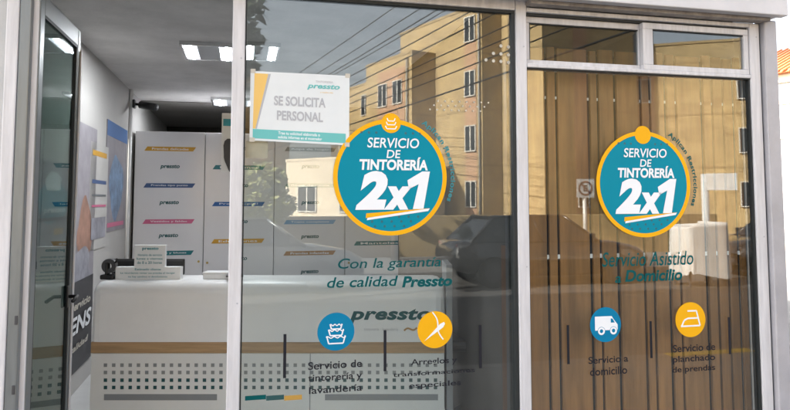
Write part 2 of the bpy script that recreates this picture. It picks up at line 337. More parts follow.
MB().box((s_j1 - .018, -.052, hz - .02), (s_j1 - .006, -.044, hz + .02), .002).box((s_j1 - .018, -.052, hz - .33), (s_j1 - .006, -.044, hz - .29), .002).build('strike_plate', DARKG, shop)

# ================================================================ the room
structure(MB().box((-2.12, .12, -.1), (s_c1 - .16, 9.0, .006)), 'floor', FLOORM)
structure(MB().box((-2.12, .17, Z_CEIL), (s_c1 - .16, 9.0, 2.998)), 'ceiling', CEILP)
tag(MB().box((-2.28, .21, 0), (-2.12, 9.0, 2.999)).build('side_wall', WALLP, None, (-2.2, 4.5, 0)), 'pale plain left wall of the shop interior with posters on it', 'wall')
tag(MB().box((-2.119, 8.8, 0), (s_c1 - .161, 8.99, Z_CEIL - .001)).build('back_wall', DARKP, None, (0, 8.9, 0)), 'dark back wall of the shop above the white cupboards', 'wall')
tag(MB().box((-2.119, .165, z_top + .14), (s_c1 - .161, .20, Z_CEIL - .001)).build('header_wall', WALLP, None, (0, .18, z_top)), 'narrow plaster strip above the shop window inside', 'wall')
# partition that closes the right end of the room
xp = onD(514, 200, .30).x
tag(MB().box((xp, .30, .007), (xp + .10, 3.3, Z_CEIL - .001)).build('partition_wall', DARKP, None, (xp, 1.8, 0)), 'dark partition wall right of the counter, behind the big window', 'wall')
jt = thing('door_frame', 'brown and white door trim at the end of the dark partition', 'door frame', (xp, .3, 0))
MB().box((xp - .012, .28, .007), (xp + .11, .298, Z_CEIL - .1), .003).build('white_trim', ALU, jt)
MB().box((xp - .022, .36, .007), (xp - .001, .46, 1.32), .003).build('brown_trim', mat('brown_trim', (.10,.045,.02), .5, 0, .2, 6), jt)
structure(MB().box((-2.119, 5.75, Z_CEIL - .014), (s_c1 - .161, 8.79, Z_CEIL - .002)), 'dimmed_back_ceiling', mat('ceiling_dimmed_tone', (.24,.225,.21), .9, 0, .15, 2))  # darker panel added to dim the lamp glow on the back ceiling
# ceiling lights
def troffer(pxl, pxr, py, label):
    """recessed louvre light: frame, louvre blades, tubes"""
    a = onY(pxl, py, 1.0) - CAM; k = (Z_CEIL - 1.6) / a.z; p = FI @ (CAM + a * k)
    b = onY(pxr, py, 1.0) - CAM; q = FI @ (CAM + b * ((Z_CEIL - 1.6) / b.z))
    w = q.x - p.x; cx, cyy = (p.x + q.x)/2, (p.y + q.y)/2; L = .60; z = Z_CEIL
    t = thing('ceiling_light', label, 'ceiling light', (cx, cyy, z), None, 'recessed ceiling lights')
    h = w/2; f = MB()
    f.box((cx-h, cyy-L/2, z-.035), (cx-h+.02, cyy+L/2, z-.001)).box((cx+h-.02, cyy-L/2, z-.035), (cx+h, cyy+L/2, z-.001))
    f.box((cx-h+.02, cyy-L/2, z-.035), (cx+h-.02, cyy-L/2+.02, z-.001)).box((cx-h+.02, cyy+L/2-.02, z-.035), (cx+h-.02, cyy+L/2, z-.001))
    f.build('frame', LOUV, t)
    MB().box((cx-w*.2, cyy-L/2+.021, z-.03), (cx+w*.2, cyy+L/2-.021, z-.004)).build('ballast_cover', mat('ballast', (.4,.41,.42), .4), t)
    lv = MB()
    for i in range(9):
        y = cyy - L/2 + .03 + i*(L-.06)/8
        lv.box((cx-h+.021, y-.002, z-.033), (cx-w*.2-.001, y+.002, z-.010)).box((cx+w*.2+.001, y-.002, z-.033), (cx+h-.021, y+.002, z-.010))
    lv.build('louvre', BLADE, t)
    for sx in (-1, 1):
        MB().box((cx+sx*(w*.2+.008), cyy-L/2+.022, z-.006), (cx+sx*(h-.024), cyy+L/2-.022, z-.002)).build('reflector', BAY, t)
        xm = cx+sx*(w*.1+h*.5-.008); MB().tube([(xm, cyy-L/2+.03, z-.021), (xm, cyy+L/2-.03, z-.021)], .013, 10).build('tube', TUBE, t)
troffer(183, 236, 50, 'louvred ceiling light at the doorway top, nearest the open door')
troffer(243, 279, 50, 'louvred ceiling light seen above the paper hiring notice')
troffer(212, 262, 101, 'small far louvred ceiling light above the white cupboards')
# cupboards along the back: tall white doors with coloured labels
dP = 5.16
def cup(pa, pb): return onD(pa, 200, dP).x, onD(pb, 200, dP).x
zc1 = onD(150, 131.5, dP).z
def cupboard(pa, pb, label, labs, marks, lx, lock):
    a, b = cup(pa, pb); t = thing('cupboard', label, 'cupboard', ((a+b)/2, dP, 0), None, 'white cupboards along the back')
    MB().box((a + .003, dP, .05), (b - .003, dP + .02, zc1), .003).build('door', LAM, t)
    MB().box((a + .001, dP + .022, 0), (b - .001, dP + .5, zc1 + .004)).build('carcass', LAM, t)
    for py, m, tx in labs:
        z = onD((pa+pb)/2, py, dP).z; x0, x1 = cup(*lx); h = .027
        o = MB().prism([(x0, z-h), (x1-.035, z-h), (x1, z+h), (x0+.035, z+h)], dP-.004, dP-.0005).build('label_strip', m, t)
        put_text(MB(), tx, x0+.09, z-.014, x1-.09, z+.014, dP-.005, .01).build('lettering', WHITEV, o)
    mk = MB()
    for py in marks:
        z = onD((pa+pb)/2, py, dP).z; x0, x1 = cup(*lx); m = (x0+x1)/2
        put_text(mk, 'pressto', m-.115, z-.03, m+.115, z+.03, dP-.001, .03, .2)
    mk.build('logo', TEALD, t)
    z = onD((pa+pb)/2, 262, dP).z; x = b-.05 if lock > 0 else a+.05
    MB().disc(x, z, .014, dP-.012, dP-.0005, 12).build('lock', BRASS, t)
cupboard(133.5, 204, 'white cupboard at the left with amber, navy, pink and teal labels', [(149, L_YEL, 'Prendas delicadas'), (185.5, L_NAVY, 'Prendas tipo punto'), (221.5, L_PINK, 'Vestidos y faldas'), (253, L_TEAL, 'Camisas y blusas')], [167, 203, 236], (143, 195), 1)
cupboard(204.3, 274, 'white cupboard behind the window post with teal, blue and amber labels', [(131.5+36, L_TEAL, 'Pantalones'), (204, L_BLUE, 'Prendas piel'), (241, L_YEL, 'Edredones')], [149, 186, 222, 259], (212, 265), -1)
cupboard(274.3, 345, 'white cupboard under the hiring notice with grey, pale, sky and bronze labels', [(149.5, L_GREY, 'Ropa de hogar'), (185.5, L_PALE, 'Ropa de cama'), (222, L_SKY, 'Trajes completos'), (253, L_ORG, 'Prendas infantiles')], [167, 203, 237, 272], (284, 336), 1)
cupboard(345.3, 414, 'white cupboard farthest right, behind the round teal sticker', [(167, L_TEAL, 'Cortinas'), (204, L_NAVY, 'Alfombras'), (243, L_TEAL, 'Manteles')], [186, 222], (354, 405), -1)
# posters on the left wall
def wall_poster(name, label, pxa, pya, pxb, pyb, body, bits, cat='poster', letters=()):
    S = -2.118; a = onS(pxa, pya, S); b = onS(pxb, pyb, S)
    y0, y1, z1, z0 = a.y, b.y, a.z, b.z
    t = thing(name, label, cat, (S, (y0+y1)/2, z0))
    MB().box((S, y0, z0), (S + .006, y1, z1)).build('sheet', body, t)
    def mapf(e): return lambda u, w: (S + .006 + e, y0 + u*(y1-y0), z0 + w*(z1-z0))
    for k, (nm, m, poly) in enumerate(bits):
        f = mapf(.0012*(k+1)); mb = MB(); mb.add([f(*p) for p in poly], [tuple(range(len(poly)))]); mb.build(nm, m, t, recalc=False)
    for tx, m, u0, w0, u1, w1 in letters:
        put_text(mb := MB(), tx, u0, w0, u1, w1, 0, .03, .2, mapf=mapf(.016)); mb.build('lettering', m, t, recalc=False)
P_PINK = mat('print_skin', (.36,.20,.15), .5, 0, .5, 3); P_GREY = mat('print_grey', (.32,.32,.37), .5, 0, .45, 5); P_DARK = mat('print_dark', (.05,.05,.055), .5, 0, .3, 6)
P_MAUVE = mat('print_mauve', (.30,.28,.31), .5, 0, .25, 4); P_BLUE = mat('print_blue', (.20,.30,.46), .5, 0, .5, 6); P_TEAL = mat('print_teal', (.03,.33,.42), .5, 0, .35, 7)
def blob(cx, cw, rx, rw, n=20, seed=1):
    r = random.Random(seed); ph = [r.uniform(0, 6.28) for _ in range(3)]
    return [(cx + rx*(1+.18*math.sin(2*t+ph[0])+.1*math.sin(5*t+ph[1]))*math.cos(t), cw + rw*(1+.15*math.sin(3*t+ph[2]))*math.sin(t)) for t in [2*math.pi*i/n for i in range(n)]]
R = lambda a, b, c, d: [(a, b), (c, b), (c, d), (a, d)]
wall_poster('banner', 'tall advertising banner beside the open door, dark lower half with lettering', 70, 117, 89.5, 356, P_MAUVE,
            [('print', P_PINK, blob(.62, .55, .24, .14, 24, 3)), ('print', P_GREY, blob(.5, .40, .40, .09, 24, 5)), ('print', P_DARK, R(0, 0, 1, .36))], 'banner',
            [('ENS', WHITEV, .12, .155, .9, .225), ('servicio', PAPERB, .15, .25, .85, .28), ('calidad', PAPERB, .15, .09, .8, .115)])
ST = [('stripe', L_YEL, R(.1, .88, .9, .93)), ('stripe', L_NAVY, R(.1, .62, .9, .655)), ('stripe', L_GREY, R(.1, .5, .9, .52)), ('stripe', L_PINK, R(.1, .40, .9, .42)), ('stripe', P_GREY, R(.1, .10, .9, .30))]
wall_poster('price_list', 'narrow price list with coloured stripes between the banner and the blue poster', 90.5, 141, 105, 246, WALLP, ST, 'price list')
wall_poster('poster', 'blue photographic poster on the left wall under the security camera', 107, 119, 124, 228, P_MAUVE,
            [('print', P_BLUE, blob(.5, .42, .3, .3, 24, 8)), ('print', L_BLUE, R(0, .86, 1, 1)), ('print', L_PINK, R(.1, .04, .9, .08))])
wall_poster('poster', 'teal printed poster seen through the glass of the open door', 38, 158, 66, 262, P_GREY,
            [('print', P_TEAL, blob(.5, .62, .45, .22, 24, 4)), ('print', WHITEV, blob(.45, .80, .3, .09, 20, 6)), ('print', L_YEL, R(.5, .30, .8, .36)), ('print', P_DARK, R(0, .44, 1, .47))], letters=[('pressto', WHITEV, .1, .5, .8, .56)])
# conduit and camera on the wall
pc = onS(131, 104, -2.10)
tag(MB().tube([(-2.10, pc.y, .3), (-2.10, pc.y, Z_CEIL-.002)], .022, 10).build('conduit', COUNTERW, None, (-2.1, pc.y, .3)), 'white vertical conduit on the left wall by the cupboards', 'conduit')
cc = thing('security_camera', 'small black security camera on the wall conduit', 'security camera', (-2.08, pc.y, pc.z))
MB().box((-2.078, pc.y-.05, pc.z-.05), (-2.05, pc.y+.05, pc.z+.05), .006).tube([(-2.05, pc.y, pc.z), (-1.97, pc.y-.03, pc.z-.01)], .016, 8).build('bracket', BLACKP, cc)
bdy = MB().tube([(-1.99, pc.y-.03, pc.z-.01), (-1.80, pc.y-.12, pc.z-.05)], .045, 14).build('body', BLACKP, cc)
MB().tube([(-1.80, pc.y-.12, pc.z-.05), (-1.79, pc.y-.125, pc.z-.052)], .034, 14).build('lens', DARKG, cc)
# hanging poster behind the post
hp = onD(222, 113, 1.5); hq = onD(243, 172, 1.5)
t = thing('display_poster', 'white poster with dark picture on a thin stand, beside the window post', 'poster', ((hp.x+hq.x)/2, 1.5, hq.z))
MB().box((hp.x, 1.5, hq.z), (hq.x, 1.506, hp.z)).build('sheet', PAPER, t)
hw, hh = hq.x-hp.x, hp.z-hq.z
MB().box((hp.x+.01, 1.497, hp.z-hh*.22), (hq.x-.01, 1.4995, hp.z-hh*.1)).build('print', P_TEAL, t)
MB().prism([(hp.x+hw*(.5+.42*(a-.5)*2), hq.z+hh*b) for a, b in blob(.45, .30, .42, .27, 24, 9)], 1.496, 1.4985).build('picture', P_DARK, t)
px_ = onD(236, 200, 1.52).x
MB().tube([(px_, 1.52, 1.06), (px_, 1.52, hp.z - .02)], .010, 8).box((px_-.06, 1.46, 1.052), (px_+.06, 1.58, 1.062)).build('stand', DARKG, t)

# ================================================================ the counter (stands square to the picture)
YC = 4.60; I4 = Matrix.Identity(4)
def cw(px, py, Y=YC): return onY(px, py, Y)
x0, x1 = cw(90, 300).x, cw(446, 300).x
zt_c = cw(250, 282).z; zw1, zw0 = cw(250, 342).z, cw(250, 353.5).z
ct = thing('reception_counter', 'long white reception counter with a wood strip and square perforations', 'counter', ((x0+x1)/2, YC+.3, 0), I4)
# upper panel with rounded top edge, as a profile swept along x, rounded ends
prof = [(YC, zw1)] + [(YC + .085*(1-math.cos(a)), zt_c-.085+.085*math.sin(a)) for a in [math.pi/2*i/8 for i in range(9)]] + [(YC+.42, zt_c), (YC+.42, zw1)]
n = len(prof); mb = MB(I4)
xs = [(x0+.0, .06), (x0+.012, .028), (x0+.035, .008), (x0+.07, 0), (x1-.07, 0), (x1-.035, .008), (x1-.012, .028), (x1, .06)]
vs = []
for xx, ins in xs:
    for y, z in prof: vs.append((xx, y + ins*(1 if y < YC+.2 else 0), z - (ins if z > zw1+.05 else 0)*.9))
fs = [(k*n+i, k*n+(i+1) % n, (k+1)*n+(i+1) % n, (k+1)*n+i) for k in range(len(xs)-1) for i in range(n)] + [tuple(range(n)), tuple(range((len(xs)-1)*n, len(xs)*n))]
mb.add(vs, fs, True); top = mb.build('counter_top', COUNTERW, ct)
for p in top.data.polygons: p.use_smooth = abs(p.normal.z) > .05 and abs(p.normal.x) < .9
MB(I4).box((x0+.01, YC+.012, zw0), (x1-.01, YC+.41, zw1-.002), .003).build('wood_strip', OAK, ct)
low = MB(I4).box((x0+.012, YC+.018, .10), (x1-.012, YC+.40, zw0-.002), .004).build('front_panel', COUNTERL, ct)
MB(I4).box((x0+.05, YC+.05, .007), (x1-.05, YC+.38, .099)).build('plinth', DARKG, ct)
MB(I4).box((x1+.002, YC-.01, .1), (x1+.045, YC+.40, zt_c+.12), .004).build('end_post', SLOT, ct)
hk, hg = MB(I4), MB(I4)
for r_, py in enumerate((365, 372.3, 380, 387.3)):
    px = 105.5
    while px < 438:
        p = cw(px, py, YC+.018); h = .0118
        (hk if r_ < 2 else hg).box((p.x-h, YC+.0165, p.z-h), (p.x+h, YC+.0178, p.z+h)); px += 8.25
hk.build('perforation', HOLE_K, low); hg.build('perforation', HOLE_G, low)
jm = MB(I4)
for px in (228, 310): jm.box((cw(px, 350).x-.0025, YC+.0145, .11), (cw(px, 350).x+.0025, YC+.0178, zw0-.004))
jm.build('panel_joint', SLOT, low)
sb = MB(I4)
for a, b in ((104, 217), (325, 438)):
    p, q = cw(a, 400, YC+.018), cw(b, 394, YC+.018); sb.box((p.x, YC+.0155, p.z), (q.x, YC+.0178, q.z))
sb.build('slot', SLOT, low)
p, q = cw(349, 323.5), cw(431, 308.5); lg = MB(I4); put_text(lg, 'pressto', p.x, p.z, q.x, q.z, YC-.002, .04, .25, spacing=1.06); lg.build('logo', TEALD, top)
p, q = cw(364, 330.5), cw(398, 327.5); put_text(MB(I4), 'tintorería · lavandería', p.x, p.z, q.x, q.z, YC-.002).build('tagline', INKG, top)
pts = []
for i in range(9):
    u = i/8; w = cw(404 + 13*u, 330.5 - 3*u - 1.6*math.sin(u*6.28), YC); pts.append((w.x, w.z))
MB(I4).path2(pts, .012, YC-.003, YC-.001).build('swoosh', mat('swoosh_bronze', (.45,.24,.07), .5), top)

# things on the counter
YS = YC + .16
def sign_at(name, label, pxa, pya, pxb, pyb, Y, lines, thick=.01, lean=.0):
    p, q = onY(pxa, pyb, Y), onY(pxb, pya, Y); t = thing(name, label, 'sign', ((p.x+q.x)/2, Y, p.z), I4)
    MB(I4).box((p.x, Y, p.z), (q.x, Y+thick, q.z), .002).build('panel', PAPER, t)
    w, h = q.x-p.x, q.z-p.z; tm = MB(I4)
    for tx, u0, u1, v0, v1, b in lines: put_text(tm, tx, p.x+u0*w, p.z+v0*h, p.x+u1*w, p.z+v1*h, Y-.0015, b)
    tm.build('lettering', mat('sign_print', (.04,.25,.30), .6), t); return p, q
s_top_z = zt_c
pz = onY(115, 283.5, YS).z
sign_at('counter_sign', 'wide low white sign with teal lines standing on the counter', 115, 267, 180.5, 283.6, YS,
        [('Estimado cliente', .30, .70, .80, .93, .02), ('Le recordamos revisar sus prendas al recoger', .08, .92, .56, .70, .01), ('no hay cambios ni devoluciones', .2, .8, .34, .48, .01), ('Gracias por su preferencia', .28, .74, .08, .20, .02)], .06)
sign_at('counter_sign', 'small upright white sign with teal heading above the wide counter sign', 134, 245, 165.5, 266.9, YS + .015,
        [('pressto', .25, .78, .74, .90, .03), ('Horario de servicio', .12, .9, .50, .60, .01), ('lunes a viernes', .08, .92, .33, .43, .01), ('de 8 a 20 horas', .1, .9, .14, .26, .01)], .03)
YM = YC + .34
p, q = onY(111, 283, YM), onY(184, 259, YM)
mo = thing('monitor', 'black flat monitor standing behind the counter signs', 'monitor', ((p.x+q.x)/2, YM, zt_c), I4)
MB(I4).box((p.x, YM, zt_c+.012), (q.x, YM+.03, q.z), .006).build('housing', BLACKP, mo)
MB(I4).box(((p.x+q.x)/2-.1, YM-.02, zt_c+.001), ((p.x+q.x)/2+.1, YM+.07, zt_c+.011), .003).build('base', DARKG, mo)
MB(I4).box((p.x+.01, YM-.001, q.z-.016), (q.x-.01, YM-.0002, q.z-.008)).build('edge_strip', DARKG, mo)  # thin dark grey strip near the upper edge
p, q = onY(104, 283, YS+.02), onY(115, 258, YS+.02); cx = (p.x+q.x)/2
td = thing('tape_dispenser', 'black tape dispenser at the left end of the counter', 'tape dispenser', (cx, YS, zt_c), I4)
MB(I4).box((cx-.05, YS-.03, zt_c+.0), (cx+.05, YS+.05, zt_c+.035), .01).box((cx-.02, YS-.015, zt_c+.03), (cx+.0, YS+.035, q.z-.03), .006).build('body', BLACKP, td)
MB(I4).disc(cx+.005, q.z-.055, .052, YS-.01, YS+.03, 24, .022).build('tape_roll', DARKG, td)
MB(I4).tube([(cx+.03, YS, q.z-.05), (cx+.06, YS-.005, q.z-.02), (cx+.062, YS-.005, q.z-.0)], .008, 8).build('cutter_arm', BLACKP, td)
p, q = onY(203.5, 284, YS+.02), onY(229, 272, YS+.02)
bx = thing('card_box', 'low white box on the counter next to the window post', 'box', ((p.x+q.x)/2, YS+.05, zt_c), I4)
MB(I4).box((p.x, YS, zt_c), (q.x, YS+.12, q.z-.012), .004).build('tray', PAPER, bx)
MB(I4).box((p.x-.004, YS-.004, q.z-.011), (q.x+.004, YS+.124, q.z), .003).build('lid', COUNTERW, bx)

# dark corner right of the counter: chair and rack
p = onY(474, 330, 5.0)
oc = thing('office_chair', 'black office chair in the dark corner right of the counter', 'chair', (p.x, 5.0, .007), I4)
cz = .5
MB(I4).box((p.x-.23, 4.78, cz), (p.x+.23, 5.22, cz+.08), .03).build('seat', BLACKP, oc)
MB(I4).box((p.x-.22, 5.2, cz+.16), (p.x+.22, 5.25, cz+.62), .03).build('backrest', BLACKP, oc)
MB(I4).box((p.x-.28, 4.85, cz+.22), (p.x-.23, 5.15, cz+.25), .01).box((p.x+.23, 4.85, cz+.22), (p.x+.28, 5.15, cz+.25), .01).tube([(p.x-.255, 5, cz+.05), (p.x-.255, 5, cz+.22)], .014).tube([(p.x+.255, 5, cz+.05), (p.x+.255, 5, cz+.22)], .014).build('armrest', BLACKP, oc)
st = MB(I4).tube([(p.x, 5, .1), (p.x, 5, cz)], .03)
for i in range(5): st.tube([(p.x, 5, .12), (p.x+.28*math.cos(i*1.2566), 5+.28*math.sin(i*1.2566), .04)], .018)
st.build('base', DARKG, oc)
rk = thing('clothes_rack', 'metal clothes rack standing in the dim back of the shop', 'rack', (onY(478, 250, 6.2).x, 6.2, .007), I4)
a, b = onY(456, 262, 6.2), onY(497, 246, 6.2)
m_r = MB(I4)
for zz in (1.58, 1.45, 1.30, 1.0): m_r.tube([(a.x, 6.2, zz), (b.x+.12, 6.2, zz)], .010)
for xx in (a.x, b.x+.12):
    m_r.tube([(xx, 6.2, .03), (xx, 6.2, 1.6)], .012); m_r.tube([(xx, 5.98, .03), (xx, 6.42, .03)], .012)
m_r.build('frame', LOUV, rk)
for i in range(5):
    gx = a.x + .08 + i*.085
    bag = MB(I4); bag.prism([(gx-.03, 1.40), (gx, 1.44), (gx+.03, 1.40), (gx+.035, .55+.05*(i % 2)), (gx-.035, .55+.05*(i % 2))], 6.03, 6.37)
    bag.tube([(gx, 6.2, 1.43), (gx, 6.2, 1.46)], .004)
    col = [(.10,.10,.11), (.30,.31,.32), (.06,.07,.09), (.22,.20,.18), (.05,.05,.055)][i]
    tag(bag.build('hanging_garment', mat('garment', col, .8, 0, .2, 8), None, (gx, 6.2, .55)), 'garment hanging on the metal rack in the dim back of the shop', 'garment', 'garments on the rack')

# ================================================================ brown board screen behind the right window
dB = .11
zB1 = onD(640, 53, dB).z
xl, xr = s_n1 + .004, s_r0 - .004 + .03
gaps = [onD(px, 350, dB).x for px in (550, 561, 594, 603.5, 621, 647, 657, 673, 683.5, 710, 720.5, 732, 743, 751)]
bs = thing('board_screen', 'brown vertical board screen with dark gaps standing behind the right window', 'screen', ((xl+xr)/2, dB, .15))
edges = [xl - .05] + gaps + [xr + .05]; bd = MB()
for k in range(len(edges)-1):
    a = edges[k] + (.009 if k else 0); b = edges[k+1] - .009
    o = ((k*37) % 5 - 2)*.0022
    if b - a > .012: bd.box((a, dB + o, .15), (b, dB + .02 + o, zB1 + ((k*53) % 3 - 1)*.006), .003)
bd.build('boards', BOARD, bs)
MB().box((xl-.05, dB+.034, .15), (xr+.05, dB+.045, zB1-.03)).build('backing', GAP, bs)
bo = MB()
for g_ in gaps:
    for py in (74, 255):
        z = onD(640, py, dB).z; bo.box((g_-.009, dB+.008, z-.012), (g_+.009, dB+.012, z+.012))
    z = onD(640, 101, dB).z; bo.box((g_-.005, dB+.010, z-.008), (g_+.005, dB+.014, z+.008))
bo.build('bolts', WHITEV, bs)
MB().box((xl-.05, dB+.05, .006), (xr+.05, dB+.09, .149)).box((xl-.05, dB+.05, .1505), (xl-.01, dB+.09, zB1-.05)).box((xr+.01, dB+.05, .1505), (xr+.05, dB+.09, zB1-.05)).build('stand', DARKG, bs)

# ================================================================ vinyl on the glass
DV = -.0052                                  # just outside the pane, whose outer face is at -0.004
E = .0006
def lay(k): return DV - E*(k+1), DV - E*k - .0001
def arc_text(mb, body, cx, cz, r, a0, a1, h, y, wch):
    vs, fs = text_shape(body, .03, 0, 1.1)
    def m(u, v):
        a = math.radians(a0 + (a1-a0)*u); return (cx + math.cos(a)*(r + v*h), y, cz + math.sin(a)*(r + v*h))
    mb.add([m(u, v) for u, v in vs], fs); return mb
def round_sticker(px, py, label, icon):
    c = onD(px, py, DV); cx, cz, r = c.x, c.z, .308
    t = thing('round_sticker', label, 'sticker', (cx, DV, cz-r), None, 'round two for one stickers')
    y = lay(0); MB().disc(cx, cz, r*.965, *y, 96).build('disc', TEAL, t)
    y = lay(1); MB().disc(cx, cz, r, *y, 96, r*.925).build('ring', YEL, t)
    y = lay(2); MB().disc(cx, cz + .93*r, .172*r, *y, 40).build('knob', YEL, t)
    P = lambda a, b: (cx + a*r, cz + b*r)
    ds = MB(); yy = lay(1)
    for i in range(9):
        a = -.52 + i*.13
        if abs(a) < .19: continue
        q = P(a, .76 - .1*(1 if i % 2 else 0)*0); ds.disc(q[0], q[1], .022*r, *yy, 10)
    for row, (z, n) in enumerate(((-.68, 6), (-.76, 7), (-.84, 5))):
        for i in range(n):
            q = P(-.55 + .17*i + (.2 if row == 0 else .05*row) + (.32 if row == 0 else 0), z)
            if math.hypot((q[0]-cx)/r, (q[1]-cz)/r) < .90: ds.disc(q[0], q[1], .022*r, *yy, 10)
    ds.build('dots', mat('dot_teal', (.004,.12,.16), .4), t)
    y = lay(3)[0]; tx = MB()
    for s, a0, b0, a1, b1, bo_, sh in (('SERVICIO', -.417, .50, .50, .672, .012, .12), ('DE', -.08, .325, .17, .465, .012, .12), ('TINTORERÍA', -.55, .115, .655, .345, .038, .08), ('2', -.62, -.56, -.06, .10, .06, .22), ('x', -.13, -.56, .37, -.16, .065, .2)):
        p, q = P(a0, b0), P(a1, b1); put_text(tx, s, p[0], p[1], q[0], q[1], y, bo_, sh)
    tx.build('lettering', WHITEV, t)
    MB().prism([P(.385, -.55), P(.575, -.55), P(.695, .10), P(.555, .10), P(.29, -.055), P(.315, -.205), P(.49, -.12), P(.385, -.55)][:7], *lay(3)).build('numeral_one', WHITEV, t)
    yy = lay(2); MB().prism([P(-.42, -.735), P(.66, -.585), P(.69, -.54), P(-.40, -.66)], *yy).build('underline', WHITEV, t)
    yy = lay(3); MB().prism([P(-.44, -.70), P(.69, -.535), P(-.43, -.62)], *yy).build('accent', YEL, t)
    if icon:
        yy = lay(3); ic = MB(); w = .018*r
        for k, (zz, hw_) in enumerate(((.83, .10), (.90, .085), (.965, .07))):
            ic.path2([P(-hw_, zz+.05), P(-hw_*.75, zz), P(hw_*.75, zz), P(hw_, zz+.05)], w, *yy)
        ic.build('icon', WHITEV, t)
    am = arc_text(MB(), 'Aplican Restricciones', cx, cz, r*1.05, 60, -22, .115*r, lay(0)[0], .072*r)
    am.build('curved_lettering', TEALD if not icon else mat('curve_teal', (.01,.20,.24), .4), t)
round_sticker(391, 177, 'large round teal two for one sticker on the big left pane, laundry icon on top', True)
round_sticker(644, 184, 'large round teal two for one sticker on the right pane over brown boards', False)
def tfit(mb, s, xa, ya, xb, yb, bold=0.0, shear=0.0, k=0):
    p, q = onD(xa, ya, DV), onD(xb, yb, DV); put_text(mb, s, p.x, p.z, q.x, q.z, lay(k)[0], bold, shear)
def decal(name, label, cat, lines, m, group=None):
    p = onD(lines[0][1], lines[-1][2], DV); mb = MB()
    for l in lines: tfit(mb, *l)
    o = mb.build(name, m, None, (p.x, DV, p.z), recalc=False); return tag(o, label, cat, group)
decal('vinyl_slogan', 'dark teal slogan Con la garantia under the left round sticker', 'lettering', [('Con la garantía', 338, 272, 441, 256.5, .005, .2), ('de calidad', 327, 288, 398, 275.5, .012, .2), ('Pressto', 402, 287.5, 452, 275, .035, .2)], TEALD, 'vinyl slogans')
decal('vinyl_slogan', 'dark teal slogan Servicio Asistido a Domicilio on the right pane', 'lettering', [('Servicio Asistido', 602, 267, 693, 250.5, .006, .2), ('a', 615, 283, 621, 276, .02, .2), ('Domicilio', 625, 282, 682, 268.5, .03, .2)], TEALD, 'vinyl slogans')
def caption(label, lines): decal('vinyl_caption', label, 'lettering', lines, INK, 'service captions')
caption('grey caption Servicio de tintoreria y lavanderia under the blue laundry icon', [('Servicio de', 308, 370, 362, 359, .014), ('tintorería y', 308, 384, 362, 371.5, .014), ('lavandería', 309, 394, 362, 383.5, .014)])
caption('grey caption Arreglos y transformaciones under the orange needle icon', [('Arreglos y', 411, 367, 457, 356.5, .014), ('transformaciones', 393, 377, 475, 367.5, .014), ('especiales', 409, 390, 461, 379.5, .014)])
caption('grey caption Servicio a domicilio under the blue van icon', [('Servicio a', 588.5, 364, 628, 354.5, .014), ('domicilio', 590, 376, 627, 365.5, .014)])
caption('grey caption Servicio de planchado de prendas under the orange iron icon', [('Servicio de', 673, 352.5, 715, 342.5, .014), ('planchado', 673, 364.5, 715, 353.5, .014), ('de prendas', 672.5, 374.5, 715, 364, .014)])
def icon(px, py, rv, m, label, cb):
    c = onD(px, py, DV); e = onD(px, py + rv, DV); r = c.z - e.z
    t = thing('round_icon', label, 'sticker', (c.x, DV, e.z), None, 'round service icons')
    MB().disc(c.x, c.z, r, *lay(0), 64).build('disc', m, t)
    mb = MB(); cb(mb, lambda a, b: (c.x + a*r, c.z + b*r), r); mb.build('pictogram', WHITEV, t)
def ic_laundry(mb, P, r):
    y = lay(1); w = .07*r
    for z0, hw_, h in ((-.62, .50, .40), (-.20, .40, .32), (.14, .32, .26)):
        mb.path2([P(-hw_, z0+h), P(-hw_*.78, z0), P(hw_*.78, z0), P(hw_, z0+h)], w, *y)
        mb.path2([P(-hw_*1.06 + hw_*2.12*i/12, z0+h*.82 + .05*math.sin(i*1.6)) for i in range(13)], w*.8, *lay(2))
def ic_needle(mb, P, r):
    y = lay(1); y2 = lay(2)
    mb.prism([P(-.62, -.60), P(.30, .30), P(.52, .40), P(.58, .30), P(.46, .10)], *y)
    mb.path2([P(-.15 + .0*i, .95) if i == 0 else P(-.15 + .62*(i/14) + .10*math.sin(i/14*6.28), .95 - 1.5*(i/14)) for i in range(15)], .07*r, *y2)
def ic_van(mb, P, r):
    y = lay(1)
    mb.prism([P(-.68, -.32), P(.78, -.32), P(.78, -.02), P(.52, .30), P(.40, .48), P(-.68, .48)], *y)
    for a in (-.28, .50): mb.disc(*P(a, -.36), .22*r, *lay(3), 28, .11*r)
def ic_iron(mb, P, r):
    y = lay(1); w = .09*r
    mb.path2([P(-.60, -.34), P(-.42, -.02), P(-.18, .08), P(.50, .08)], w, *y)
    mb.path2([P(-.66, -.36), P(.62, -.36), P(.40, .50), P(-.20, .50)], w, *lay(2))
icon(336, 331.5, 19, BLUEV, 'blue round icon of stacked laundry baskets on the left pane', ic_laundry)
icon(435, 329.5, 18.5, YEL, 'orange round icon of a needle and thread on the left pane', ic_needle)
icon(605.5, 324.5, 17.5, BLUEV, 'blue round icon of a delivery van on the right pane', ic_van)
icon(690.5, 319.5, 17.5, YEL, 'orange round icon of a clothes iron on the right pane', ic_iron)
c = onD(605.5, 324.5, DV); e = onD(605.5, 342, DV); r = c.z-e.z
van = [o for o in C.objects if o.name.startswith('round_icon') and 'van' in o.get('label', '')][0]
vb = MB(); vb.prism([(c.x+.34*r, c.z+.10*r), (c.x+.60*r, c.z+.10*r), (c.x+.44*r, c.z+.34*r), (c.x+.34*r, c.z+.34*r)], *lay(2))
for a in (-.28, .50): vb.disc(c.x+a*r, c.z-.36*r, .24*r, *lay(2), 28)
vb.build('van_details', BLUEV, van)
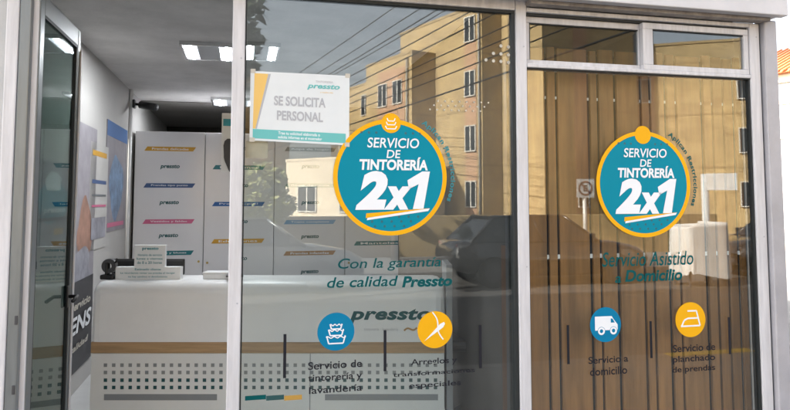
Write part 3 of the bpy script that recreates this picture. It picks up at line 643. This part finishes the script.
for i, (px, ya, yb, wh) in enumerate(((284.5, 334, 378, 'left of the blue laundry icon'), (385, 330, 371, 'between the laundry icon and the needle icon'), (480.5, 325, 368, 'right of the orange needle icon'), (568.5, 325, 364, 'left of the blue van icon'), (651.5, 321, 358, 'between the van icon and the iron icon'), (730, 317, 354, 'right of the orange iron icon'))):
    p, q = onD(px, yb, DV), onD(px, ya, DV); w = .0075
    tag(MB().box((p.x-w, lay(0)[0], p.z), (p.x+w, lay(0)[1], q.z)).build('divider_bar', INK, None, (p.x, DV, p.z)), 'dark vertical vinyl bar ' + wh, 'vinyl bar', 'vinyl divider bars')
# safety strip near the bottom
ss = thing('safety_strip', 'teal, dark and amber vinyl strip low on the left pane', 'vinyl strip', (onD(272, 400, DV).x, DV, onD(272, 400, DV).z))
for a, b, m in ((245, 266, TEALD), (266.2, 284, HOLE_G), (284.2, 302, mat('strip_amber', (.45,.26,.05), .5))):
    p, q = onD(a, 400.5, DV), onD(b, 394.5, DV); MB().box((p.x, lay(0)[0], p.z), (q.x, lay(0)[1], q.z)).build('band', m, ss)
# patterns of small pale discs laid on the pane
def dots(label, pts, r):
    p0 = onD(*pts[0], DV); mb = MB()
    for x, y in pts: p = onD(x, y, DV); mb.disc(p.x, p.z, r, *lay(0), 12)
    tag(mb.build('dot_pattern', PAPERB, None, (p0.x, DV, p0.z)), label, 'decal', 'white dot patterns')
dots('white triangle of dots near the top right corner of the left pane', [(501, 46), (508.5, 47), (493.5, 53.5), (501, 54), (508.5, 55), (486, 60), (493.5, 61), (501, 61.5), (508.5, 62.5), (515, 62)], .0095)
dots('band of tiny white dots above the curved lettering on the left pane', [(438+7.2*i+r_*-4, 101+4.2*r_+.25*i) for r_ in range(3) for i in range(8)], .0048)
# paper notice taped inside
DI = -.0062
tl, tr_, br, bl = [onD(*p, DI) for p in ((250.5, 71), (349.5, 76), (349, 145.5), (249.5, 140.2))]
nt_ = thing('paper_notice', 'white paper hiring notice SE SOLICITA PERSONAL taped on the left pane', 'notice', (bl.x, DI, bl.z))
def nq(u, v, e):
    a = bl.lerp(br, u); b = tl.lerp(tr_, u); p = a.lerp(b, v); return (p.x, DI - e, p.z)
mb = MB(); mb.add([nq(0,0,0), nq(1,0,0), nq(1,1,0), nq(0,1,0), nq(0,0,-.0012), nq(1,0,-.0012), nq(1,1,-.0012), nq(0,1,-.0012)], [(0,1,2,3), (7,6,5,4), (0,4,5,1), (1,5,6,2), (2,6,7,3), (3,7,4,0)]); mb.build('sheet', PAPERN, nt_)
def npoly(nm, m, pts, e): MB().add([nq(a, b, e) for a, b in pts], [tuple(range(len(pts)))]).build(nm, m, nt_, recalc=False)
npoly('colour_wedge', AMBP, [(.03, .17), (.055, .17), (.175, .97), (.04, .97)], .0005)
npoly('colour_edge', INKG, [(.055, .17), (.07, .17), (.20, .97), (.175, .97)], .0005)
npoly('footer_band', TEALP, [(.03, .03), (.965, .03), (.965, .165), (.03, .165)], .0005)
for tx, m, u0, v0, u1, v1, b, sh in (('SE SOLICITA', INKG, .235, .52, .755, .66, .03, 0), ('PERSONAL', INKG, .265, .31, .73, .45, .03, 0), ('pressto', TEALP, .565, .77, .90, .86, .03, .25), ('TINTORERÍA', INKG, .65, .88, .83, .915, 0, 0), ('y mucho más', AMBP, .70, .725, .83, .755, 0, 0), ('Trae tu solicitud elaborada o', WHITEV, .28, .105, .70, .148, .02, 0), ('solicita informes en el mostrador', WHITEV, .28, .048, .72, .09, .02, 0)):
    put_text(mb := MB(), tx, u0, v0, u1, v1, 0, b, sh, mapf=lambda u, v: nq(u, v, .001)); mb.build('lettering', m, nt_, recalc=False)
tp = MB()
for u, v in ((.0, .97), (.955, .97), (.0, -.02), (.955, -.02)): tp.add([nq(u, v, .0015), nq(u+.05, v, .0015), nq(u+.05, v+.06, .0015), nq(u, v+.06, .0015)], [(0, 1, 2, 3)])
tp.build('tape', PAPERB, nt_, recalc=False)
p, q = onD(245.5, 158, .009), onD(268, 141.5, .009)
tag(MB().box((p.x, .009, p.z), (q.x, .010, q.z)).build('paper_scrap', PAPERB, None, (p.x, .009, p.z)), 'small beige paper taped below the hiring notice', 'paper')

# ================================================================ across the street (seen in the glass)
def wall_windows(t, A, B, wins, z_list, depth=.06, off=.03):
    """windows on the wall A-B (shop frame); wins = list of (fraction centre, width)"""
    A, B = Vector((*A, 0)), Vector((*B, 0)); u = (B-A).normalized(); L = (B-A).length; nrm = Vector((u.y, -u.x, 0))
    if nrm.dot(Vector((-.8, -4, 0)) - (A+B)/2) < 0: nrm = -nrm
    for fc, w in wins:
        for z0, z1 in z_list:
            c = A + u*(fc*L); m = MB()
            def bx(a0, a1, y0, y1, za, zb, mb):
                P = lambda a, y, z: tuple(c + u*a + nrm*y + Vector((0, 0, z)))
                mb.add([P(a0,y0,za), P(a1,y0,za), P(a1,y1,za), P(a0,y1,za), P(a0,y0,zb), P(a1,y0,zb), P(a1,y1,zb), P(a0,y1,zb)], [(0,3,2,1),(4,5,6,7),(0,1,5,4),(1,2,6,5),(2,3,7,6),(3,0,4,7)])
            h = w/2; e = .05
            bx(-h-e, h+e, -.02, off+.06, z0-e, z0, m); bx(-h-e, h+e, -.02, off+.04, z1, z1+e, m); bx(-h-e, -h, -.02, off+.03, z0, z1, m); bx(h, h+e, -.02, off+.03, z0, z1, m); bx(-.035, .035, -.02, off+.02, z0, z1, m)
            f = m.build('window', WINF, t); g = MB(); bx(-h, -.036, .002, off, z0, z1, g); bx(.036, h, .002, off, z0, z1, g); g.build('pane', WINP, f)
def apartment(label, pts, H, mats, name='apartment_block', parapet=True):
    P = [mirror(*p) for p in pts]; cx = sum(p[0] for p in P)/len(P); cyy = sum(p[1] for p in P)/len(P)
    t = thing(name, label, 'building', (cx, cyy, 0), None, 'ochre apartment blocks across the street')
    n = len(P)
    MB().vprism(P, -.03, H).build('wall', mats[0], t)
    for k in range(1, 4):
        zz = .55 + 2.62*k
        if zz < H - .8:
            Q2 = [tuple(Vector((cx, cyy)) + (Vector(p)-Vector((cx, cyy)))*1.004) for p in P]; MB().vprism(Q2, zz, zz + .10).build('slab_line', mats[1], t)
    u = Vector(P[1]) - Vector(P[0]); q = Vector(P[0]) + u*.93; nn = Vector((u.y, -u.x)).normalized()
    if nn.dot(Vector((-.8, -4)) - q) < 0: nn = -nn
    q += nn*.10; MB().tube([(q.x, q.y, .1), (q.x, q.y, H - .2)], .05, 8).build('drain_pipe', POLE, t)
    cap = MB()
    ctr = Vector((cx, cyy))
    Q = [tuple(ctr + (Vector(p)-ctr)*1.012) for p in P]; cap.vprism(Q, H + .002, H + .12); cap.build('roof_edge', mats[1], t)
    return t, P
aX, bX = Vector((-.544, .839)), Vector((.839, .544))
def strip(t, A, B, f0, f1, z0, z1, m, off=.02, name='painted_band'):
    A, B = Vector((*A, 0)), Vector((*B, 0)); u = B-A; nrm = Vector((u.y, -u.x, 0)).normalized()
    if nrm.dot(Vector((-.8, -4, 0)) - (A+B)/2) < 0: nrm = -nrm
    a, b = A+u*f0, A+u*f1
    vs = [a, b, b+nrm*off, a+nrm*off]; MB().vprism([(v.x, v.y) for v in vs], z0, z1).build(name, m, t)
# block A, tall and stepped, at the right of the big pane
p0 = Vector((3.03, 31.3)); p1 = Vector((4.06, 30)); p2 = Vector((5.09, 30.67)); p3 = Vector((6.56, 28.4)); p4 = Vector((12.0, 31.95))
tA, PA = apartment('tallest ochre apartment block with a stepped corner, reflected beside the window post', [p0, p1, p2, p3, p4, p4 + aX*9, p0 + aX*5 + bX*0], 10.7, (STUCCO, STUCCO2))
ZW = [(1.5+2.62*k-.2, 1.5+2.62*k+.95) for k in range(4)]
strip(tA, PA[0], PA[1], .32, .78, .8, 9.6, SALMON); wall_windows(tA, PA[0], PA[1], [(.55, .62)], ZW, off=.05)
wall_windows(tA, PA[2], PA[3], [(.45, .8)], ZW)
strip(tA, PA[3], PA[4], .30, .44, .8, 9.8, SALMON); wall_windows(tA, PA[3], PA[4], [(.37, .6)], ZW[:1], off=.05)
# block C with the long lit side
c0 = Vector((.84, 32.0)); c1 = c0 + aX*4.5
tC, PC = apartment('ochre apartment block with paired windows, reflected above the left round sticker', [c1, c0, c0 + bX*7, c0 + bX*7 + aX*6, c1 + bX*1.0 + aX*1.5, c1 + bX*.6], 8.95, (STUCCO, STUCCO2))
strip(tC, PC[0], PC[1], .28, .86, .8, 8.4, SALMON)
wall_windows(tC, PC[0], PC[1], [(.40, .8), (.72, .8)], ZW[:3], off=.05)
d0 = c1 + bX*.9 + aX*.4; d1 = d0 + aX*5.5
tD, PD = apartment('lower ochre apartment block farther back, left of the paired windows', [d1, d0, d0 + bX*5, d0 + bX*5 + aX*8, d1 + aX*.1 + bX*2], 8.3, (STUCCO, STUCCO2))
wall_windows(tD, PD[0], PD[1], [(.3, .8), (.78, .8)], ZW[:3])
# block B behind the right pane, front on
b0, b1 = Vector((11.6, 33.2)), Vector((19.5, 30.6)); bn = Vector((b1-b0)).normalized(); bt = Vector((-bn.y, bn.x))
tB, PB = apartment('wide ochre apartment block with paired windows, reflected behind the right round sticker', [b0, b1, b1 + bt*9, b0 + bt*9], 9.4, (STUCCO, STUCCO2))
strip(tB, PB[0], PB[1], .02, .2, .8, 8.8, SALMON)
wall_windows(tB, PB[0], PB[1], [(.12, .9), (.70, .8), (.80, .8)], ZW[:3], off=.05)
# beige low wall and house further left
e0, e1 = Vector((-5.2, 31)), Vector((-.6, 27.5)); et = Vector((.6, .8))
tE, PE = apartment('low beige house with a flat roof, reflected under the hiring notice', [e0, e1, e1 + et*5, e0 + et*5], 3.4, (BEIGEW, BEIGEW), 'low_house')
wall_windows(tE, PE[0], PE[1], [(.25, 1.1), (.7, 1.1)], [(1.1, 2.2)])
del tE['group']
w0, w1 = Vector((-26, 40)), Vector((-9, 37)); wt = Vector((.17, .98))
tW, PW = apartment('long ochre apartment block farther along the street to the left', [w0, w1, w1 + wt*9, w0 + wt*9], 9.0, (STUCCO, STUCCO2))
wall_windows(tW, PW[0], PW[1], [(.1, .9), (.3, .9), (.5, .9), (.7, .9), (.9, .9)], ZW[:3])
# boundary wall along the far sidewalk
tag(MB().box((-9, -14.9, -.03), (14, -14.6, 1.15), .02).build('boundary_wall', STUCCO2, None, (2, -14.75, 0)), 'low ochre boundary wall along the far sidewalk', 'wall')

# ---- cars
def car(label, s, d, yaw, paint, L=4.1, W=1.68, H=1.40, van=False):
    fr_ = FM @ Matrix.Translation(Vector((s, d, -.13))) @ Matrix.Rotation(yaw, 4, 'Z')
    t = bpy.data.objects.new('parked_car', None); C.objects.link(t); place(t, fr_); tag(t, label, 'car', 'cars parked across the street')
    h = L/2
    # body: stations along x with (z low, z high, half width)
    if van: st = [(-h, .42, 1.35, .74), (-h+.06, .30, 1.62, .80), (-h+.4, .24, 1.0, W/2), (0, .22, 1.0, W/2), (h-1.1, .22, .98, W/2), (h-.45, .24, .90, .82), (h-.1, .30, .80, .76), (h, .42, .66, .66)]
    else: st = [(-h, .45, .74, .64), (-h+.10, .33, .88, .74), (-h+.6, .24, .93, W/2-.02), (-.6, .20, .90, W/2), (.5, .20, .90, W/2), (h-.9, .22, .88, W/2-.01), (h-.25, .28, .76, .78), (h-.03, .36, .64, .70), (h, .44, .58, .62)]
    def ring(x, zl, zh, w): return [(x, -w*.82, zl), (x, -w, zl+.12), (x, -w*1.0, (zl+zh)/2), (x, -w*.96, zh-.07), (x, -w*.86, zh), (x, w*.86, zh), (x, w*.96, zh-.07), (x, w, (zl+zh)/2), (x, w, zl+.12), (x, w*.82, zl)]
    if van: st[1] = (-h+.06, .30, 1.0, .80); st[0] = (-h, .42, .9, .74)
    vs = []; fs = []
    for q in st: vs += ring(*q)
    n = 10
    for k in range(len(st)-1): fs += [(k*n+i, k*n+(i+1) % n, (k+1)*n+(i+1) % n, (k+1)*n+i) for i in range(n)]
    fs += [tuple(range(n)), tuple(range((len(st)-1)*n, len(st)*n))]
    MB(fr_).add(vs, fs, True).build('body', paint, t)
    # cabin: glass greenhouse with painted roof and pillars
    w0, w1, zb_, zt_ = W/2-.09, W/2-.27, .89, H
    xr0, xr1, xf1, xf0 = (-h+.10, -h+.25, h-1.55, h-.85) if van else (-h+.30, -h+.85, .25, .95)
    cab = [(xr0, -w0, zb_), (xf0, -w0, zb_), (xf0, w0, zb_), (xr0, w0, zb_), (xr1, -w1, zt_-.05), (xf1, -w1, zt_-.05), (xf1, w1, zt_-.05), (xr1, w1, zt_-.05)]
    MB(fr_).add(cab, [(0,3,2,1),(4,5,6,7),(0,1,5,4),(1,2,6,5),(2,3,7,6),(3,0,4,7)]).build('windows', WINP, t)
    rf = MB(fr_).box((xr1-.05, -w1-.03, zt_-.052), (xf1+.04, w1+.03, zt_), .025)
    for y in (-1, 1):
        for a, b in (((xr0, w0), (xr1, w1)), ((xf0, w0), (xf1, w1)), (((xr0*.45+xf0*.55), w0), ((xr1*.45+xf1*.55), w1))):
            rf.tube([(a[0], y*(a[1]+.004), zb_-.02), (b[0], y*(b[1]+.004), zt_-.03)], .032, 6)
    rf.build('roof', paint, t)
    for x in (-h+.75, h-.80):
        for y in (-1, 1):
            wm = MB(fr_); yy = y*(W/2-.10); pts = []
            wh = MB(fr_).disc(x, .31, .31, yy-.09, yy+.105*1, 28, .19).build('wheel', BLACKP, t)
            MB(fr_).disc(x, .31, .188, yy-.07, yy+.095, 20, .05).disc(x, .31, .05, yy-.07, yy+.10, 12).build('rim', DARKG, wh)
    for y in (-1, 1):
        MB(fr_).ball((h-.14, y*.56, .62), .11, (.7, 1.2, .7)).build('headlight', LOUV, t)
        MB(fr_).ball((-h+.10, y*.58, .76), .09, (.6, 1.0, 1.2)).build('tail_light', mat('tail_red', (.25,.01,.01), .3), t)
        MB(fr_).box((.62, y*(W/2-.02), .93), (.74, y*(W/2+.14), 1.05), .02).build('mirror', paint, t)
    MB(fr_).box((-h-.03, -.6, .38), (-h+.12, .6, .48), .02).box((h-.12, -.58, .34), (h+.03, .58, .44), .02).build('bumper', DARKG, t)
def at_px(px, Y):                  # where along the street a reflection shows at px
    v = ray(px, 200); p = CAM + v*(Y/v.y); return mirror(p.x, p.y)
P1 = mat('car_graphite', (.035,.037,.04), .25, .3, coat=.8); P2 = mat('car_black', (.012,.012,.014), .2, .2, coat=1); P3 = mat('car_grey', (.12,.125,.13), .28, .4, coat=.8); P4 = mat('car_white', (.62,.62,.60), .3, 0, coat=.8)
DCAR = -9.55
def s_at(px, d): return onD(px, 200, -d).x
sa = s_at(300, DCAR); car('grey car parked across the street, reflected left of the laundry icon', sa - .9, DCAR, 0, P3)
sb_ = s_at(520, DCAR); car('black hatchback reflected behind the window post', sb_ + .45, DCAR, 0, P2, 4.3, 1.7, 1.42)
car('graphite car reflected at the right edge of the right pane', s_at(716, DCAR) + 2.05, DCAR, math.pi, P1, 4.1)
car('white car parked far along the street to the left', sa - 6.2, DCAR, 0, P4)
car('grey car parked far along the street to the right', s_at(716, DCAR) + 7.6, DCAR, math.pi, P3)

# ---- poles, wires
D2 = Vector((-.40, .916))
def vpt(t, off): q = Vector((1.08, 20)) + D2*t + Vector((.916, .40))*off; return mirror(q.x, q.y)
for t_, lb in ((-16, 'concrete utility pole at the near end of the street wires'), (52, 'concrete utility pole far down the street carrying the wires')):
    x, y = vpt(t_, 0); up = thing('utility_pole', lb, 'utility pole', (x, y, 0), None, 'utility poles')
    MB().tube([(x, y, -.13), (x, y, 8.6)], .15, 12, .10).build('pole', POLE, up)
    q = vpt(t_, .9); q2 = vpt(t_, -.9); ca = MB()
    for z in (6.1, 7.0, 7.9): ca.tube([(q[0], q[1], z), (q2[0], q2[1], z)], .04, 6)
    ca.build('crossarm', DARKG, up)
for k, (z, off) in enumerate(((4.9, 0), (5.45, 0), (6.14, -.8), (6.14, 0), (6.14, .8), (7.04, -.8), (7.04, .1), (7.04, .8), (7.94, -.8), (7.94, 0), (7.94, .8))):
    a, b = vpt(-16, off), vpt(52, off); pts = []
    for i in range(25):
        u = i/24; sag = .9*4*u*(1-u)*(.7+.1*k % .4)
        pts.append((a[0]+(b[0]-a[0])*u, a[1]+(b[1]-a[1])*u, z - sag*.35))
    tag(MB().tube(pts, .019 if k else .026, 5).build('overhead_wire', CABLE, None, (a[0], a[1], z)), 'thin black overhead wire strung between the two utility poles', 'wire', 'overhead wires')
# ---- street sign
def post_sign(name, label, px, Y, ytop):
    x, y = at_px(px, Y)
    t = thing(name, label, 'sign', (x, y, 0)); return t, x, y
nx, ny = at_px(584.5, 16.5); zc = 1.6 + (200-201)*16.5/650 + .0
t = thing('no_parking_sign', 'square no parking sign on a thin white post across the street', 'sign', (nx, ny, 0), None)
MB().tube([(nx, ny, -.02), (nx, ny, 2.0)], .05, 10).build('post', GALV, t)
def sq(h, y, m, n_): return MB().box((nx-h, ny+y, 1.9-h), (nx+h, ny+y+.004, 1.9+h), 0).build(n_, m, t)
sq(.24, .052, WHITEP, 'plate')
MB().disc(nx, 1.9, .19, ny+.058, ny+.061, 32, .145).bar2((nx-.13, 1.9+.13), (nx+.13, 1.9-.13), .045, ny+.058, ny+.061).build('ring', mat('sign_ring', (.22,.12,.10), .5), t)
em = MB(); em.box((nx-.05, ny+.0565, 1.82), (nx-.02, ny+.0575, 1.98))
for zz in (1.82, 1.885, 1.95): em.box((nx-.02, ny+.0565, zz), (nx+.055, ny+.0575, zz+.03))
em.build('symbol', INK, t)
wx, wy = s_at(705.5, -8.6), -8.6
t = thing('street_sign', 'white rectangular sign on a thick white post between two parked cars', 'sign', (wx, wy, 0))
MB().tube([(wx, wy, -.13), (wx, wy, 2.15)], .075, 12).build('post', WHITEP, t)
PM = FM @ Matrix.Translation(Vector((wx, wy, 0))) @ Matrix.Rotation(math.radians(38), 4, 'Z')
MB(PM).box((.02, .08, 1.80), (.60, .10, 2.16), .004).build('plate', WHITEP, t)
# added sheet-covered cart, stands in for a sunlit road patch by the post
rc = random.Random(21); cd = wy + .40; cs0, cs1 = s_at(675, cd), s_at(719, cd)
ct2 = thing('sunlit_patch_cart', 'added white sheet-covered cart standing in for a sunlit road patch by the white post', 'cart', ((cs0+cs1)/2, cd, -.13))
nu, nv = 48, 12; vs = []; fs = []
for j in range(nv+1):
    v = j/nv
    for i in range(nu):
        a = 2*math.pi*i/nu; ex = math.copysign(abs(math.cos(a))**.3, math.cos(a)); ey = math.copysign(abs(math.sin(a))**.3, math.sin(a))
        k = min(1, v*5); fold = 1 + .05*max(0, v-.3)*math.sin(i*2.1+.6*math.sin(i)) + .12*max(0, v-.35)
        hem = .12*math.sin(i*.26) + .03*math.sin(i*1.3)
        z = 1.12 + .05*math.cos(a) - .02*k - (max(0, v-.3)/.7)*(1.0 + hem)
        vs.append(((cs0+cs1)/2 + (cs1-cs0)/2*.93*ex*k*fold, cd + .34*ey*k*fold, z))
for j in range(nv):
    for i in range(nu): fs.append((j*nu+i, j*nu+(i+1) % nu, (j+1)*nu+(i+1) % nu, (j+1)*nu+i))
MB().add(vs, fs, True).build('sheet', mat('white_canvas', (.74,.71,.67), .85, 0, .1, 3), ct2)
fm = MB().box((cs0+.08, cd-.26, .30), (cs1-.08, cd+.26, .95))
for x in (cs0+.12, cs1-.12): fm.box((x-.02, cd-.24, -.12), (x+.02, cd-.20, .30)).box((x-.02, cd+.20, -.12), (x+.02, cd+.24, .30))
fm.build('frame', DARKG, ct2)
# ---- trees
def tree(label, x, y, H, rad, nclump, leafn, m, seed, lean=(0,0), base_z=.0, clumps=None):
    r = random.Random(seed); t = thing('street_tree', label, 'tree', (x, y, 0), None, 'street trees')
    tr = MB(); top = (x+lean[0], y+lean[1], H*.62)
    tr.tube([(x, y, -.05), (x+lean[0]*.3, y+lean[1]*.3, H*.25), top], .13, 10, .07); cl = clumps or []
    if not clumps:
        for k in range(nclump):
            a = r.uniform(0, 6.28); q = r.uniform(.1, 1)**.6*rad; cl.append((top[0]+q*math.cos(a), top[1]+q*math.sin(a), H*r.uniform(.55, 1.0), r.uniform(.3, .55)*rad*.7))
    for c_ in cl: tr.tube([top if c_[2] > H*.5 else (x+lean[0]*.2, y+lean[1]*.2, H*.22), ((top[0]+c_[0])/2, (top[1]+c_[1])/2, (top[2]*.4+c_[2]*.6)), c_[:3]], .045, 6, .012)
    tr.build('trunk', BARK, t); lf = MB()
    for c_ in cl:
        for i in range(leafn):
            v = Vector((r.gauss(0, 1), r.gauss(0, 1), r.gauss(0, .8))); v = v.normalized()*c_[3]*(r.random()**.45); p = Vector(c_[:3]) + v
            a = Vector((r.gauss(0,1), r.gauss(0,1), r.gauss(0,.6))).normalized(); b = a.cross(Vector((r.gauss(0,1), r.gauss(0,1), r.gauss(0,1)))).normalized(); l = r.uniform(.07, .13); w = l*.42
            lf.add([p-a*l, p+b*w, p+a*l, p-b*w], [(0, 1, 2, 3)])
    lf.build('crown', m, t, recalc=False)
tx_, ty_ = at_px(226, 10.5)
def cpx(px, py, Y, rr): v = ray(px, py); p = CAM + v*(Y/v.y); x, y = mirror(p.x, p.y); return (x, y, p.z, rr)
tree('dark leafy street tree whose branches hang at the left edge of the big pane', tx_, ty_, 6.5, 1.6, 0, 300, LEAF, 3,
     clumps=[cpx(243, 8, 10, .38), cpx(248, 40, 10, .24), cpx(244, 66, 10, .20), cpx(236, 95, 10, .25), cpx(215, 20, 10.5, .6), cpx(222, -40, 10.5, .7), cpx(252, -30, 10.3, .5), cpx(190, 0, 11, .7), cpx(200, 60, 10.4, .5), cpx(212, 110, 10, .4)])
tx2, ty2 = at_px(262, 17)
tree('tree with leaves coloured pale as if sunlit, standing before the low beige house', tx2, ty2, 3.1, .8, 0, 420, LEAF_SUNLIT, 5,
     clumps=[cpx(262, 176, 17, .42), cpx(274, 180, 16.8, .34), cpx(258, 196, 17, .5), cpx(280, 206, 17, .46), cpx(248, 186, 17.2, .5), cpx(270, 216, 17, .5), cpx(252, 210, 17, .4)])
q = at_px(395, 17.5)
tree('bushy dark tree behind the parked cars, reflected below the left round sticker', q[0], q[1], 2.6, .7, 9, 150, LEAF, 11)
# ---- house with the orange roof, straight ahead past the corner
hx, hy = onY(788, 60, 30).x, 30.0
HM = Matrix.Translation(Vector((hx - .55, hy, 0))) @ Matrix.Rotation(math.radians(-58), 4, 'Z')
hs_ = thing('white_house', 'white house with an orange tiled roof beyond the corner of the shop', 'house', (0, 0, 0), HM)
ze = 1.6 + 117*30/650
MB(HM).box((-9, 0, -.02), (9, 9, ze)).build('wall', mat('weathered_render', (.42,.42,.42), .85, 0, .15, .8), hs_)
MB(HM).box((-9.15, -.15, ze+.002), (9.15, 9.1, ze+.40), .03).build('cornice', BEIGEW, hs_)
rm = MB(HM); rm.add([(-9.4, -.5, ze+.41), (9.4, -.5, ze+.41), (9.4, 4.5, ze+2.5), (-9.4, 4.5, ze+2.5), (9.4, 9.5, ze+.41), (-9.4, 9.5, ze+.41)], [(0,1,2,3), (3,2,4,5), (1,4,2), (0,3,5), (0,5,4,1)])
for i in range(60):
    xx = -9.3 + i*.316; rm.tube([(xx, -.52, ze+.44), (xx, 4.5, ze+2.53)], .08, 6)
rm.build('roof', TILE, hs_)
for z in (ze - 1.0, ze - 2.6): MB(HM).box((-9.05, -.08, z), (9.05, -.002, z + .16), .01).build('string_course', BEIGEW, hs_)
for k in range(5):
    xx = -7 + 3.2*k
    f = MB(HM).box((xx-.6, -.04, 1.2), (xx+.6, .02, 2.5), .01).box((xx-.6, -.04, 4.0), (xx+.6, .02, 5.3), .01).build('window', WINF, hs_)
    MB(HM).box((xx-.5, -.05, 1.3), (xx+.5, -.041, 2.4)).box((xx-.5, -.05, 4.1), (xx+.5, -.041, 5.2)).build('pane', WINP, f)
